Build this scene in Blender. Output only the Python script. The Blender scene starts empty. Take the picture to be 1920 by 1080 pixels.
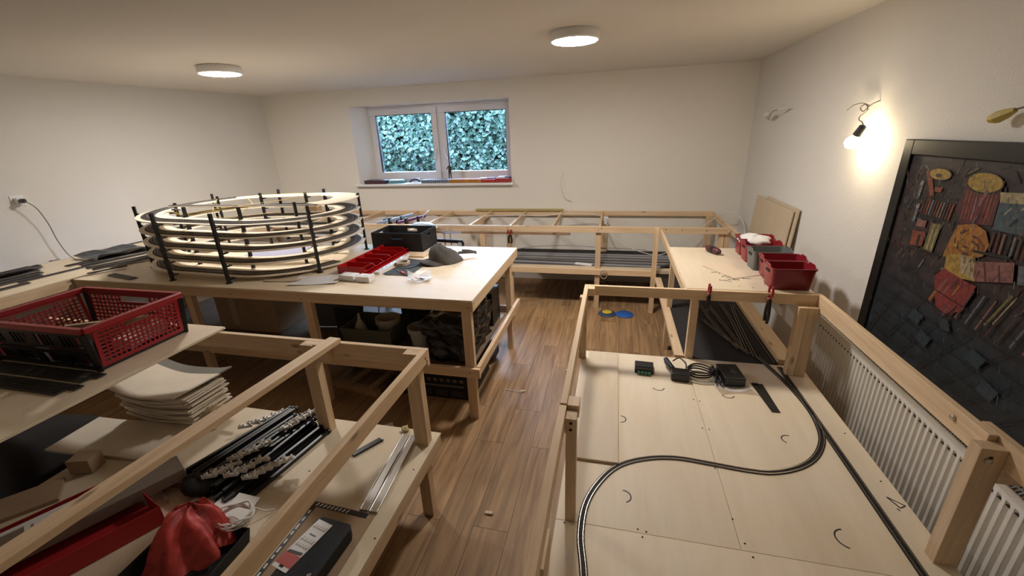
import bpy, bmesh, math, random
from mathutils import Vector, Matrix
random.seed(7)
SC = bpy.context.scene
COL = SC.collection
# ---------------------------------------------------------------- camera
cam_d = bpy.data.cameras.new('camera'); cam = bpy.data.objects.new('camera', cam_d); COL.objects.link(cam)
cam_d.sensor_width = 36.0; cam_d.lens = 36.0 * 787.77 / 1920.0; cam_d.clip_start = 0.03
def cam_basis(yaw, pitch, roll):
    cy, sy, cp, sp = math.cos(yaw), math.sin(yaw), math.cos(pitch), math.sin(pitch)
    f = Vector((sy * cp, cy * cp, -sp)); r = Vector((cy, -sy, 0)); u = r.cross(f)
    cr, sr = math.cos(roll), math.sin(roll)
    R_ = cr * r + sr * u; U_ = -sr * r + cr * u
    return Matrix((R_, U_, -f)).transposed()
cam.matrix_world = Matrix.Translation((0, 0, 1.8)) @ cam_basis(math.radians(-14.00189), math.radians(20.12246), math.radians(-2.30113)).to_4x4()
SC.camera = cam
# ---------------------------------------------------------------- world, exposure
W = bpy.data.worlds.new('world'); SC.world = W; W.use_nodes = True
W.node_tree.nodes['Background'].inputs[0].default_value = (0.40, 0.63, 1.0, 1)
W.node_tree.nodes['Background'].inputs[1].default_value = 22.0
SC.view_settings.view_transform = 'Standard'; SC.view_settings.look = 'None'
SC.view_settings.gamma = 1.0; SC.view_settings.use_curve_mapping = False
SC.view_settings.exposure = 1.5
LAMP_E = 62.0      # ceiling lamp diffuser emission
BULB_E = 38.0     # bare bulb emission

# ---------------------------------------------------------------- materials
MATS = {}
def mat(name, col, rough=0.6, metal=0.0, bump=0.0, bscale=60.0, var=0.0, vscale=8.0, emit=None, trans=0.0, alpha=1.0, spec=0.5, sheen=0):
    if name in MATS: return MATS[name]
    m = bpy.data.materials.new(name); m.use_nodes = True; nt = m.node_tree; N = nt.nodes; L = nt.links
    b = N['Principled BSDF']
    b.inputs['Base Color'].default_value = (*col, 1); b.inputs['Roughness'].default_value = rough
    b.inputs['Metallic'].default_value = metal; b.inputs['Specular IOR Level'].default_value = spec
    if trans: b.inputs['Transmission Weight'].default_value = trans
    if alpha < 1: b.inputs['Alpha'].default_value = alpha
    if emit: b.inputs['Emission Color'].default_value = (*emit[0], 1); b.inputs['Emission Strength'].default_value = emit[1]
    if bump or var:
        tc = N.new('ShaderNodeTexCoord')
        if var:
            n = N.new('ShaderNodeTexNoise'); n.inputs['Scale'].default_value = vscale; n.inputs['Detail'].default_value = 5
            L.new(tc.outputs['Object'], n.inputs['Vector'])
            r = N.new('ShaderNodeMapRange'); r.inputs[1].default_value = .3; r.inputs[2].default_value = .7
            r.inputs[3].default_value = 1 - var; r.inputs[4].default_value = 1 + var
            L.new(n.outputs['Fac'], r.inputs[0])
            mx = N.new('ShaderNodeVectorMath'); mx.operation = 'SCALE'; mx.inputs[0].default_value = col
            L.new(r.outputs[0], mx.inputs['Scale']); L.new(mx.outputs[0], b.inputs['Base Color'])
        if bump:
            n2 = N.new('ShaderNodeTexNoise'); n2.inputs['Scale'].default_value = bscale; n2.inputs['Detail'].default_value = 4
            L.new(tc.outputs['Object'], n2.inputs['Vector'])
            bp = N.new('ShaderNodeBump'); bp.inputs['Strength'].default_value = bump; bp.inputs['Distance'].default_value = .01
            L.new(n2.outputs['Fac'], bp.inputs['Height']); L.new(bp.outputs[0], b.inputs['Normal'])
    MATS[name] = m
    return m

def wood(name, light, dark, axis, scale=7.0, stretch=0.06, rough=0.55, contrast=1.0, knots=True):
    key = '%s_%s' % (name, 'xyz'[axis])
    if key in MATS: return MATS[key]
    m = bpy.data.materials.new(key); m.use_nodes = True; nt = m.node_tree; N = nt.nodes; L = nt.links
    b = N['Principled BSDF']; b.inputs['Roughness'].default_value = rough; b.inputs['Specular IOR Level'].default_value = .3
    tc = N.new('ShaderNodeTexCoord'); oi = N.new('ShaderNodeObjectInfo')
    off = N.new('ShaderNodeVectorMath'); off.operation = 'SCALE'; off.inputs[0].default_value = (37, 53, 71)
    L.new(oi.outputs['Random'], off.inputs['Scale'])
    add = N.new('ShaderNodeVectorMath'); add.operation = 'ADD'
    L.new(tc.outputs['Object'], add.inputs[0]); L.new(off.outputs[0], add.inputs[1])
    mp = N.new('ShaderNodeMapping'); s = [scale * 3] * 3; s[axis] = scale * 3 * stretch; mp.inputs['Scale'].default_value = s
    L.new(add.outputs[0], mp.inputs['Vector'])
    n = N.new('ShaderNodeTexNoise'); n.inputs['Scale'].default_value = 2.2; n.inputs['Detail'].default_value = 7; n.inputs['Roughness'].default_value = .65
    n.inputs['Distortion'].default_value = .6
    L.new(mp.outputs[0], n.inputs['Vector'])
    r = N.new('ShaderNodeValToRGB'); e = r.color_ramp.elements
    mid = [(a + c) / 2 for a, c in zip(light, dark)]
    e[0].position = .5 - .28 / contrast; e[0].color = (*dark, 1); e[1].position = .5 + .12 / contrast; e[1].color = (*light, 1)
    k = e.new(.47); k.color = (*[(.6 * a + .4 * c) for a, c in zip(light, dark)], 1)
    L.new(n.outputs['Fac'], r.inputs[0])
    # per-object tone
    rg = N.new('ShaderNodeMapRange'); rg.inputs[3].default_value = .88; rg.inputs[4].default_value = 1.08; L.new(oi.outputs['Random'], rg.inputs[0])
    sc = N.new('ShaderNodeVectorMath'); sc.operation = 'SCALE'; L.new(r.outputs[0], sc.inputs[0]); L.new(rg.outputs[0], sc.inputs['Scale'])
    out = sc.outputs[0]
    if knots:
        v = N.new('ShaderNodeTexVoronoi'); v.inputs['Scale'].default_value = 1.0
        mk = N.new('ShaderNodeMapping'); ks = [9, 9, 9]; ks[axis] = 3.2; mk.inputs['Scale'].default_value = ks
        L.new(add.outputs[0], mk.inputs['Vector']); L.new(mk.outputs[0], v.inputs['Vector'])
        kr = N.new('ShaderNodeMapRange'); kr.inputs[1].default_value = .05; kr.inputs[2].default_value = .12; kr.inputs[3].default_value = .45; kr.inputs[4].default_value = 1
        L.new(v.outputs['Distance'], kr.inputs[0])
        s2 = N.new('ShaderNodeVectorMath'); s2.operation = 'SCALE'; L.new(out, s2.inputs[0]); L.new(kr.outputs[0], s2.inputs['Scale']); out = s2.outputs[0]
    L.new(out, b.inputs['Base Color'])
    bp = N.new('ShaderNodeBump'); bp.inputs['Strength'].default_value = .12; bp.inputs['Distance'].default_value = .003
    L.new(n.outputs['Fac'], bp.inputs['Height']); L.new(bp.outputs[0], b.inputs['Normal'])
    MATS[key] = m
    return m
def pine(ax): return wood('pine', (.76, .57, .37), (.58, .39, .22), ax, 6, .05)
def ply(ax=1): return wood('plywood', (.81, .69, .515), (.73, .60, .43), ax, 2.2, .12, .5, .8, False)

WALL = mat('wall_paint', (.75, .725, .68), .85, bump=.25, bscale=140)
WALLB = mat('wall_paint_back_lit', (.83, .79, .72), .85, bump=.1, bscale=60)  # same paint as WALL, lightened to stand for brighter light at the back
CEIL = mat('ceiling_paint', (.74, .70, .645), .9)
WHITE = mat('white_plastic', (.80, .80, .80), .35)
PVC = mat('window_plastic', (.74, .72, .74), .3)
SILLM = mat('sill_white', (.80, .80, .80), .3)
BLACK = mat('black_plastic', (.008, .008, .009), .38)
BLACKM = mat('black_matte', (.008, .0075, .0075), .75, bump=.2, bscale=200)
DGREY = mat('dark_grey', (.05, .05, .052), .6)
TRK = mat('track_sleeper', (.03, .025, .022), .6)
RAIL = mat('rail_steel', (.42, .38, .33), .3, .9)
ROADBED = mat('roadbed_grey', (.085, .075, .07), .8)
STRIP = mat('grey_track_strip', (.11, .10, .10), .5, var=.25, vscale=30)
RED = mat('red_plastic', (.48, .012, .014), .3)
RED2 = mat('crate_red', (.33, .012, .018), .35)
WINE = mat('wine_red_plastic', (.24, .012, .022), .3)
GREYP = mat('grey_plastic', (.13, .14, .14), .35)
STEEL = mat('steel', (.55, .54, .52), .28, .9)
SCREW = mat('screw_metal', (.5, .47, .4), .35, .9)
DARKHOLE = mat('hole_dark', (.03, .02, .015), .9)
PAPER = mat('paper', (.74, .72, .70), .8)
CARD = mat('cardboard', (.36, .25, .155), .8, var=.08)
CARDL = mat('pale_fibreboard', (.58, .47, .33), .7, var=.05, vscale=4)
RADW = mat('radiator_enamel', (.80, .77, .71), .35)
CABLEW = mat('white_cable', (.72, .70, .66), .45)
CABLEG = mat('grey_cable', (.17, .14, .13), .5)
FELT = mat('speckled_black_mat', (.020, .017, .016), .95, bump=.5, bscale=300, var=.6, vscale=220)
YEL = mat('yellow_wire', (.72, .52, .12), .5)
BLUE = mat('blue_plastic', (.03, .12, .42), .35)

# ---------------------------------------------------------------- mesh helpers
class MB:
    def __init__(s): s.v = []; s.f = []; s.m = []; s.mats = []
    def mi(s, m):
        if m not in s.mats: s.mats.append(m)
        return s.mats.index(m)
    def add(s, vs, fs, m):
        o = len(s.v); k = s.mi(m); s.v += [Vector(p) for p in vs]
        for f in fs: s.f.append([i + o for i in f]); s.m.append(k)
        return s
    def box(s, x0, x1, y0, y1, z0, z1, m):
        vs = [(x, y, z) for z in (z0, z1) for y in (y0, y1) for x in (x0, x1)]
        return s.add(vs, [(0, 2, 3, 1), (4, 5, 7, 6), (0, 1, 5, 4), (2, 6, 7, 3), (0, 4, 6, 2), (1, 3, 7, 5)], m)
    def obox(s, c, size, m, rot=(0, 0, 0), M=None):
        M = M or (Matrix.Translation(c) @ Matrix.Rotation(rot[2], 4, 'Z') @ Matrix.Rotation(rot[1], 4, 'Y') @ Matrix.Rotation(rot[0], 4, 'X'))
        a, b, c_ = [q / 2 for q in size]
        vs = [M @ Vector((x, y, z)) for z in (-c_, c_) for y in (-b, b) for x in (-a, a)]
        return s.add(vs, [(0, 2, 3, 1), (4, 5, 7, 6), (0, 1, 5, 4), (2, 6, 7, 3), (0, 4, 6, 2), (1, 3, 7, 5)], m)
    def beam(s, p0, p1, w, h, m, up=(0, 0, 1)):
        p0 = Vector(p0); p1 = Vector(p1); d = (p1 - p0).normalized(); up = Vector(up)
        r = d.cross(up)
        if r.length < 1e-4: r = d.cross(Vector((1, 0, 0)))
        r.normalize(); u = r.cross(d)
        vs = []
        for p in (p0, p1):
            for a, b in ((-1, -1), (1, -1), (1, 1), (-1, 1)): vs.append(p + r * (a * w / 2) + u * (b * h / 2))
        return s.add(vs, [(3, 2, 1, 0), (4, 5, 6, 7), (0, 1, 5, 4), (1, 2, 6, 5), (2, 3, 7, 6), (3, 0, 4, 7)], m)
    def tube(s, pts, r, m, n=8, caps=True):
        pts = [Vector(p) for p in pts]; rings = []; prev = None
        for i, p in enumerate(pts):
            d = (pts[min(i + 1, len(pts) - 1)] - pts[max(i - 1, 0)])
            if d.length < 1e-9: d = Vector((0, 0, 1))
            d.normalize()
            if prev is None: a = d.orthogonal().normalized()
            else:
                a = prev - d * prev.dot(d)
                a = a.normalized() if a.length > 1e-6 else d.orthogonal().normalized()
            prev = a; b = d.cross(a); rr = r[min(i, len(r) - 1)] if isinstance(r, (list, tuple)) else r
            rings.append([p + (a * math.cos(t) + b * math.sin(t)) * rr for t in [2 * math.pi * k / n for k in range(n)]])
        vs = [q for ring in rings for q in ring]; fs = []
        for i in range(len(pts) - 1):
            for k in range(n): fs.append((i * n + k, i * n + (k + 1) % n, (i + 1) * n + (k + 1) % n, (i + 1) * n + k))
        if caps: fs.append(tuple(range(n - 1, -1, -1))); fs.append(tuple((len(pts) - 1) * n + k for k in range(n)))
        return s.add(vs, fs, m)
    def prism(s, poly, z0, z1, m, M=None):
        n = len(poly); vs = [(x, y, z0) for x, y in poly] + [(x, y, z1) for x, y in poly]
        if M: vs = [M @ Vector(p) for p in vs]
        fs = [tuple(range(n - 1, -1, -1)), tuple(range(n, 2 * n))] + [(i, (i + 1) % n, n + (i + 1) % n, n + i) for i in range(n)]
        return s.add(vs, fs, m)
    def lathe(s, prof, m, n=24, M=None, c=(0, 0, 0)):
        vs = []; M = M or Matrix.Translation(c)
        for r, z in prof:
            for k in range(n):
                t = 2 * math.pi * k / n; vs.append(M @ Vector((r * math.cos(t), r * math.sin(t), z)))
        fs = [(i * n + k, i * n + (k + 1) % n, (i + 1) * n + (k + 1) % n, (i + 1) * n + k) for i in range(len(prof) - 1) for k in range(n)]
        return s.add(vs, fs, m)
    def sweep(s, frames, prof, m, closed=False):
        # frames: list of (pos, right, up); prof: list of (a, b)
        n = len(prof); vs = []
        for p, r, u in frames:
            for a, b in prof: vs.append(p + r * a + u * b)
        fs = []
        for i in range(len(frames) - 1):
            for k in range(n): fs.append((i * n + k, i * n + (k + 1) % n, (i + 1) * n + (k + 1) % n, (i + 1) * n + k))
        fs.append(tuple(range(n - 1, -1, -1))); fs.append(tuple((len(frames) - 1) * n + k for k in range(n)))
        return s.add(vs, fs, m)
    def build(s, name, parent=None, smooth=False, bevel=0.0):
        vs = s.v
        if parent is not None:
            org = world_loc(parent)
        else:
            xs = [p.x for p in vs]; ys = [p.y for p in vs]; zs = [p.z for p in vs]
            org = Vector(((min(xs) + max(xs)) / 2, (min(ys) + max(ys)) / 2, min(zs)))
        me = bpy.data.meshes.new(name); me.from_pydata([tuple(p - org) for p in vs], [], s.f); me.update()
        for m in s.mats: me.materials.append(m)
        me.polygons.foreach_set('material_index', s.m)
        bm = bmesh.new(); bm.from_mesh(me); bmesh.ops.recalc_face_normals(bm, faces=bm.faces); bm.to_mesh(me); bm.free()
        if smooth: me.polygons.foreach_set('use_smooth', [True] * len(me.polygons))
        o = bpy.data.objects.new(name, me); COL.objects.link(o)
        if parent is not None: o.parent = parent
        else: o.location = org
        if bevel:
            b = o.modifiers.new('bevel', 'BEVEL'); b.width = bevel; b.segments = 2; b.limit_method = 'ANGLE'; b.angle_limit = .7
        if smooth == 'auto': 
            b = o.modifiers.new('es', 'EDGE_SPLIT'); b.split_angle = .6
        return o
def world_loc(o):
    p = Vector(o.location)
    while o.parent: o = o.parent; p += o.location
    return p
def tag(o, label=None, cat=None, group=None, kind=None):
    if label: o['label'] = label
    if cat: o['category'] = cat
    if group: o['group'] = group
    if kind: o['kind'] = kind
    return o
def thing(name, loc, label, cat, group=None):
    o = bpy.data.objects.new(name, None); COL.objects.link(o); o.location = loc; o.empty_display_size = .05
    return tag(o, label, cat, group)
def copy_tree(o, parent=None):
    c = o.copy(); COL.objects.link(c); c.parent = parent
    for ch in list(o.children): copy_tree(ch, c)
    return c
def bar(name, x0, x1, y0, y1, z0, z1, parent, m=None, bevel=.0015):
    d = [x1 - x0, y1 - y0, z1 - z0]; ax = d.index(max(d))
    return MB().box(x0, x1, y0, y1, z0, z1, m or pine(ax)).build(name, parent, bevel=bevel)
def screws(pts, parent, ax='z', r=.004, m=None, name='screw'):
    for p in pts:
        M = Matrix.Translation(p) @ {'z': Matrix.Identity(4), 'y': Matrix.Rotation(math.pi / 2, 4, 'X'), 'x': Matrix.Rotation(math.pi / 2, 4, 'Y')}[ax]
        MB().lathe([(0, .0012), (r * .7, .0012), (r, 0), (r, -.001), (0, -.001)], m or DARKHOLE, 10, M).build(name, parent)
def struct(o): o['kind'] = 'structure'; return o
def bez(pts, n=8):
    # catmull-rom through points
    P = [Vector(p) for p in pts]; out = []
    for i in range(len(P) - 1):
        a = P[max(i - 1, 0)]; b = P[i]; c = P[i + 1]; d = P[min(i + 2, len(P) - 1)]
        for k in range(n):
            t = k / n
            out.append(.5 * ((2 * b) + (c - a) * t + (2 * a - 5 * b + 4 * c - d) * t * t + (3 * b - a - 3 * c + d) * t ** 3))
    out.append(P[-1]); return out

# ================================================================ SETTING
XR, YB, H = 1.371, 5.17, 2.396
YF = -1.1
def xl(y): return -4.595 - .1086 * (YB - y)
# floor planks (procedural)
fm = bpy.data.materials.new('oak_plank_floor'); fm.use_nodes = True
N = fm.node_tree.nodes; L = fm.node_tree.links; b = N['Principled BSDF']; b.inputs['Roughness'].default_value = .55
tc = N.new('ShaderNodeTexCoord'); mp = N.new('ShaderNodeMapping'); mp.inputs['Rotation'].default_value = (0, 0, math.radians(90)); L.new(tc.outputs['Generated'], mp.inputs['Vector'])
L.remove(mp.inputs['Vector'].links[0]); L.new(tc.outputs['Object'], mp.inputs['Vector'])
br = N.new('ShaderNodeTexBrick'); br.offset = .37; br.inputs['Scale'].default_value = 1
br.inputs['Brick Width'].default_value = .95; br.inputs['Row Height'].default_value = .175; br.inputs['Mortar Size'].default_value = .0014
br.inputs['Color1'].default_value = (.36, .36, .36, 1); br.inputs['Color2'].default_value = (1, 1, 1, 1); br.inputs['Mortar'].default_value = (0, 0, 0, 1)
br.inputs['Bias'].default_value = 0
L.new(mp.outputs[0], br.inputs['Vector'])
m2 = N.new('ShaderNodeMapping'); m2.inputs['Scale'].default_value = (26, 2.0, 26)
ad = N.new('ShaderNodeVectorMath'); ad.operation = 'ADD'; s3 = N.new('ShaderNodeVectorMath'); s3.operation = 'SCALE'; s3.inputs['Scale'].default_value = 9
L.new(br.outputs['Color'], s3.inputs[0]); L.new(tc.outputs['Object'], ad.inputs[0]); L.new(s3.outputs[0], ad.inputs[1]); L.new(ad.outputs[0], m2.inputs['Vector'])
nz = N.new('ShaderNodeTexNoise'); nz.inputs['Scale'].default_value = 1; nz.inputs['Detail'].default_value = 8; nz.inputs['Distortion'].default_value = .8; L.new(m2.outputs[0], nz.inputs['Vector'])
cr = N.new('ShaderNodeValToRGB'); e = cr.color_ramp.elements; e[0].position = .3; e[0].color = (.21, .118, .052, 1); e[1].position = .7; e[1].color = (.45, .275, .135, 1)
L.new(nz.outputs['Fac'], cr.inputs[0])
mr = N.new('ShaderNodeMapRange'); mr.inputs[3].default_value = .72; mr.inputs[4].default_value = 1.1; L.new(br.outputs['Color'], mr.inputs[0])
vs_ = N.new('ShaderNodeVectorMath'); vs_.operation = 'SCALE'; L.new(cr.outputs[0], vs_.inputs[0]); L.new(mr.outputs[0], vs_.inputs['Scale'])
mo = N.new('ShaderNodeMix'); mo.data_type = 'RGBA'; L.new(br.outputs['Fac'], mo.inputs['Factor']); L.new(vs_.outputs[0], mo.inputs['A']); mo.inputs['B'].default_value = (.05, .03, .018, 1)
L.new(mo.outputs['Result'], b.inputs['Base Color'])
# knots / stains
struct(MB().prism([(xl(YF) - .1, YF), (XR, YF), (XR, YB), (xl(YB), YB)], -.1, 0, fm).build('floor'))
struct(MB().prism([(xl(YF) - .15, YF - .1), (XR + .1, YF - .1), (XR + .1, YB + .3), (xl(YB) - .15, YB + .3)], H, H + .1, CEIL).build('ceiling'))
struct(MB().prism([(XR, YF - .1), (XR + .12, YF - .1), (XR + .12, YB + .3), (XR, YB + .3)], -.1, H, WALL).build('wall_right'))
struct(MB().prism([(xl(YF), YF - .1), (xl(YB + .01), YB + .01), (xl(YB) - .13, YB + .3), (xl(YF) - .13, YF - .1)], -.1, H, WALL).build('wall_left'))
struct(MB().box(xl(YF) - .1, XR + .05, YF - .12, YF, -.1, H, WALL).build('wall_front'))
# back wall with splayed window opening
wx0, wx1, wz0, wz1 = -3.335, -1.24, 1.215, 2.20
DY = .42
mb = MB(); yb2 = YB + DY
mb.box(-4.75, wx0 - 0, YB, yb2, -.1, H, WALLB); mb.box(wx1, XR + .1, YB, yb2, -.1, H, WALLB)
mb.box(wx0, wx1, YB, yb2, -.1, wz0, WALLB); mb.box(wx0, wx1, YB, yb2, wz1, H, WALLB)
struct(mb.build('wall_back'))
mb = MB(); mb.prism([(wx0 - .001, YB + .001), (wx0 + .12, YB + .27), (wx0 + .12, yb2 - .001), (wx0 - .001, yb2 - .001)], wz0, wz1, WALLB)
struct(mb.build('trim_1'))
struct(MB().box(wx0 - .04, wx1 + .03, YB - .07, YB + .26, wz0, wz0 + .03, SILLM).build('trim_2', bevel=.006))
# window unit
FY = YB + .25
win = thing('window_1', (-2.23, FY + .03, 1.245), 'white plastic two-sash window looking onto ivy', 'window'); win['kind'] = 'structure'
fx0, fx1, fz0, fz1 = wx0 + .115, wx1 + .001, 1.245, wz1 + .001
mb = MB()
mb.box(fx0, fx1, FY, FY + .07, fz1 - .04, fz1, PVC); mb.box(fx0, fx1, FY, FY + .07, fz0, fz0 + .035, PVC)
mb.box(fx0, fx0 + .03, FY, FY + .07, fz0 + .035, fz1 - .04, PVC); mb.box(fx1 - .03, fx1, FY, FY + .07, fz0 + .035, fz1 - .04, PVC)
mb.box(-2.25, -2.212, FY, FY + .07, fz0 + .035, fz1 - .04, PVC)
mb.build('window_frame', win, bevel=.003)
glass = bpy.data.materials.new('window_glass'); glass.use_nodes = True; n_ = glass.node_tree.nodes; l_ = glass.node_tree.links
n_.remove(n_['Principled BSDF']); t_ = n_.new('ShaderNodeBsdfTransparent'); g_ = n_.new('ShaderNodeBsdfGlossy'); g_.inputs['Roughness'].default_value = .02
mx_ = n_.new('ShaderNodeMixShader'); fr_ = n_.new('ShaderNodeFresnel'); fr_.inputs[0].default_value = 1.35
l_.new(fr_.outputs[0], mx_.inputs[0]); l_.new(t_.outputs[0], mx_.inputs[1]); l_.new(g_.outputs[0], mx_.inputs[2]); l_.new(mx_.outputs[0], n_['Material Output'].inputs[0])
RUB = mat('window_gasket', (.02, .02, .022), .6)
for (a, c, h) in ((fx0 + .03, -2.25, 1), (-2.212, fx1 - .03, -1)):
    z0, z1 = fz0 + .03, fz1 - .035; w = .075
    sash = MB(); y0, y1 = FY - .02, FY + .05
    sash.box(a, c, y0, y1, z1 - w, z1, PVC); sash.box(a, c, y0, y1, z0, z0 + w + .02, PVC)
    sash.box(a, a + w, y0, y1, z0 + w + .02, z1 - w, PVC); sash.box(c - w, c, y0, y1, z0 + w + .02, z1 - w, PVC)
    so = sash.build('sash', win, bevel=.004)
    g = MB(); e_ = .006
    for q in ((a + w, a + w + e_, z0 + w + .02, z1 - w), (c - w - e_, c - w, z0 + w + .02, z1 - w)): g.box(q[0], q[1], y0 + .01, y1 - .01, q[2], q[3], RUB)
    g.box(a + w, c - w, y0 + .01, y1 - .01, z1 - w - e_, z1 - w, RUB); g.build('gasket', so)
    MB().box(a + w, c - w, FY + .015, FY + .02, z0 + w + .02, z1 - w, glass).build('pane', so)
    hx = c - w / 2 if h == 1 else a + w / 2
    hb = MB(); hb.box(hx - .014, hx + .014, y0 - .012, y0, 1.60, 1.67, WHITE)
    hb.beam((hx, y0 - .03, 1.65), (hx - .035 * h, y0 - .035, 1.53), .018, .014, WHITE); hb.tube([(hx, y0, 1.65), (hx, y0 - .035, 1.65)], .008, WHITE)
    hb.build('handle', so)
# outside: ground and ivy bank
EARTH = mat('garden_soil', (.05, .045, .03), .95, bump=.5, bscale=20)
struct(MB().box(-7.5, 3, YB + DY, 11, .7, .8, EARTH).build('ground'))
LEAF = bpy.data.materials.new('ivy_leaf'); LEAF.use_nodes = True; n_ = LEAF.node_tree.nodes; l_ = LEAF.node_tree.links
bb = n_['Principled BSDF']; bb.inputs['Roughness'].default_value = .42; bb.inputs['Specular IOR Level'].default_value = .22
tc_ = n_.new('ShaderNodeTexCoord'); no_ = n_.new('ShaderNodeTexNoise'); no_.inputs['Scale'].default_value = 9; no_.inputs['Detail'].default_value = 6
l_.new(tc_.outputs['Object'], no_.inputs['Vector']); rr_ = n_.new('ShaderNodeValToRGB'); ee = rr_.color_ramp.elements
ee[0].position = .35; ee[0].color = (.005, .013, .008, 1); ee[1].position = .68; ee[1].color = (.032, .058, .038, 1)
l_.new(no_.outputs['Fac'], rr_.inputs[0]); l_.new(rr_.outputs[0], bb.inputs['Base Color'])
mb = MB()
def bank(x, z): return 6.75 + .22 * (z - .8) + .10 * math.sin(x * 3.1) + .06 * math.sin(z * 7 + x * 2)
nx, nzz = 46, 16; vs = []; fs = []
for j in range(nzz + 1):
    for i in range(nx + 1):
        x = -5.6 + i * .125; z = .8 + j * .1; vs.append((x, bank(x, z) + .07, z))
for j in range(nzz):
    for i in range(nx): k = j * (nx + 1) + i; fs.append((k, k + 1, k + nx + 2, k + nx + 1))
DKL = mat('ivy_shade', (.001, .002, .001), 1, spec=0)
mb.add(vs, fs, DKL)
vs = []; fs = []
for i in range(11500):
    x = random.uniform(-5.5, -.2); z = random.uniform(.85, 2.44); y = bank(x, z) + random.uniform(-.05, .06)
    s = random.uniform(.024, .046)
    M = Matrix.Translation((x, y, z)) @ Matrix.Rotation(random.uniform(-.9, .9), 4, 'Z') @ Matrix.Rotation(random.uniform(-1.1, .5), 4, 'X') @ Matrix.Rotation(random.uniform(0, 6.28), 4, 'Y')
    o = len(vs)
    for p in ((0, 0, -s * 1.1), (s, -.25 * s, -.2 * s), (0.55 * s, -.1 * s, .5 * s), (0, 0, s * 1.25), (-.55 * s, -.1 * s, .5 * s), (-s, -.25 * s, -.2 * s)): vs.append(M @ Vector(p))
    fs += [(o, o + 1, o + 2, o + 3), (o, o + 3, o + 4, o + 5)]
mb.add(vs, fs, LEAF)
tag(mb.build('ivy'), 'dense ivy covering the bank outside the window', 'ivy', kind='stuff')

# ceiling lamps
DIFF = mat('lamp_diffuser', (.9, .9, .9), .4, emit=((1.0, .94, .885), LAMP_E))
for (x, y, lab) in ((-.29, 3.08, 'round white flush ceiling lamp, nearer the right wall'), (-3.13, 3.14, 'round white flush ceiling lamp above the track spiral')):
    t = thing('ceiling_lamp', (x, y, H), lab, 'ceiling lamp', 'flush ceiling lamps')
    MB().lathe([(0, H), (.150, H), (.158, H - .012), (.158, H - .048), (.150, H - .056), (.143, H - .056), (.143, H - .050), (0, H - .050)], WHITE, 48, Matrix.Translation((x, y, 0))).build('housing', t, smooth='auto')
    MB().lathe([(.1425, H - .051), (.140, H - .059), (.10, H - .064), (0, H - .066)], DIFF, 48, Matrix.Translation((x, y, 0))).build('diffuser', t, smooth=True)
# bare bulb
t = thing('light_bulb', (1.371, 2.85, 1.89), 'lit bare bulb in a dark socket hanging by a twisted wire from right wall', 'light bulb')
BG = mat('bulb_glow', (1, .9, .7), .3, emit=((1.0, .80, .50), BULB_E))
ax = (Vector((1.265, 2.86, 1.655)) - Vector((1.275, 2.76, 1.775))).normalized()
Mb = Matrix.Translation((1.275, 2.765, 1.77)) @ ax.to_track_quat('Z', 'Y').to_matrix().to_4x4()
MB().lathe([(.0, 0), (.010, 0), (.017, .006), (.019, .045), (.020, .058), (.014, .060), (0, .06)], DGREY, 16, Mb).build('socket', t, smooth='auto')
MB().lathe([(.013, .060), (.014, .072), (.024, .088), (.0305, .105), (.030, .122), (.021, .138), (.008, .1445), (0, .145)], BG, 20, Mb).build('glass_bulb', t, smooth=True)
MB().tube(bez([(1.371, 2.86, 1.895), (1.34, 2.88, 1.875), (1.335, 2.93, 1.845), (1.33, 2.96, 1.865), (1.33, 2.91, 1.88), (1.33, 2.88, 1.85), (1.325, 2.93, 1.82), (1.31, 2.90, 1.80), (1.28, 2.80, 1.79), (1.275, 2.765, 1.772)]), .003, CABLEG, 6).build('wire', t, smooth=True)
MB().tube(bez([(1.34, 2.88, 1.87), (1.33, 2.95, 1.888), (1.32, 3.02, 1.88), (1.31, 3.06, 1.855)]), .0022, CABLEG, 6).build('loose_wire_end', t, smooth=True)
# wire stubs on right wall
t = thing('wall_wire', (1.371, 4.10, 1.905), 'white wire stub with twisted end sticking out of right wall, nearest the corner', 'wire')
MB().tube(bez([(1.372, 4.07, 1.905), (1.33, 4.12, 1.915), (1.29, 4.2, 1.905)]), [.003] * 8 + [.009] * 6 + [.004] * 3, CABLEW, 6).build('sheath', t, smooth=True)
MB().tube(bez([(1.29, 4.2, 1.905), (1.27, 4.26, 1.89), (1.27, 4.32, 1.83)]), .003, CABLEG, 6).build('bare_wire', t, smooth=True)
MB().tube(bez([(1.29, 4.2, 1.905), (1.27, 4.35, 1.88), (1.29, 4.5, 1.86), (1.33, 4.55, 1.84)]), [.003] * 8 + [.012, .02, .024, .026, .026, .024, .02, .012, .008], CABLEW, 6).build('tape_flag', t, smooth=True)
t = thing('wall_wire', (1.371, 1.90, 1.83), 'wire stub wrapped in yellow tape above the dark painting', 'wire')
TAPE = mat('yellow_tape', (.55, .42, .10), .5)
MB().tube(bez([(1.372, 1.86, 1.84), (1.35, 1.90, 1.825), (1.33, 1.94, 1.81)]), .003, CABLEG, 6).build('bare_wire', t, smooth=True)
MB().tube([(1.335, 1.93, 1.812), (1.33, 1.96, 1.80), (1.325, 1.985, 1.79), (1.32, 2.005, 1.785)], [.009, .018, .022, .014], TAPE, 7).build('tape', t)
# cable on back wall under window right
tag(MB().tube(bez([(-.60, 5.165, 1.355), (-.625, 5.15, 1.25), (-.615, 5.15, 1.15), (-.57, 5.14, 1.05), (-.50, 5.14, 1.02)]), .004, CABLEW, 6).build('wall_cable', smooth=True), 'short loose white cable hanging on back wall right of window', 'cable')
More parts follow.
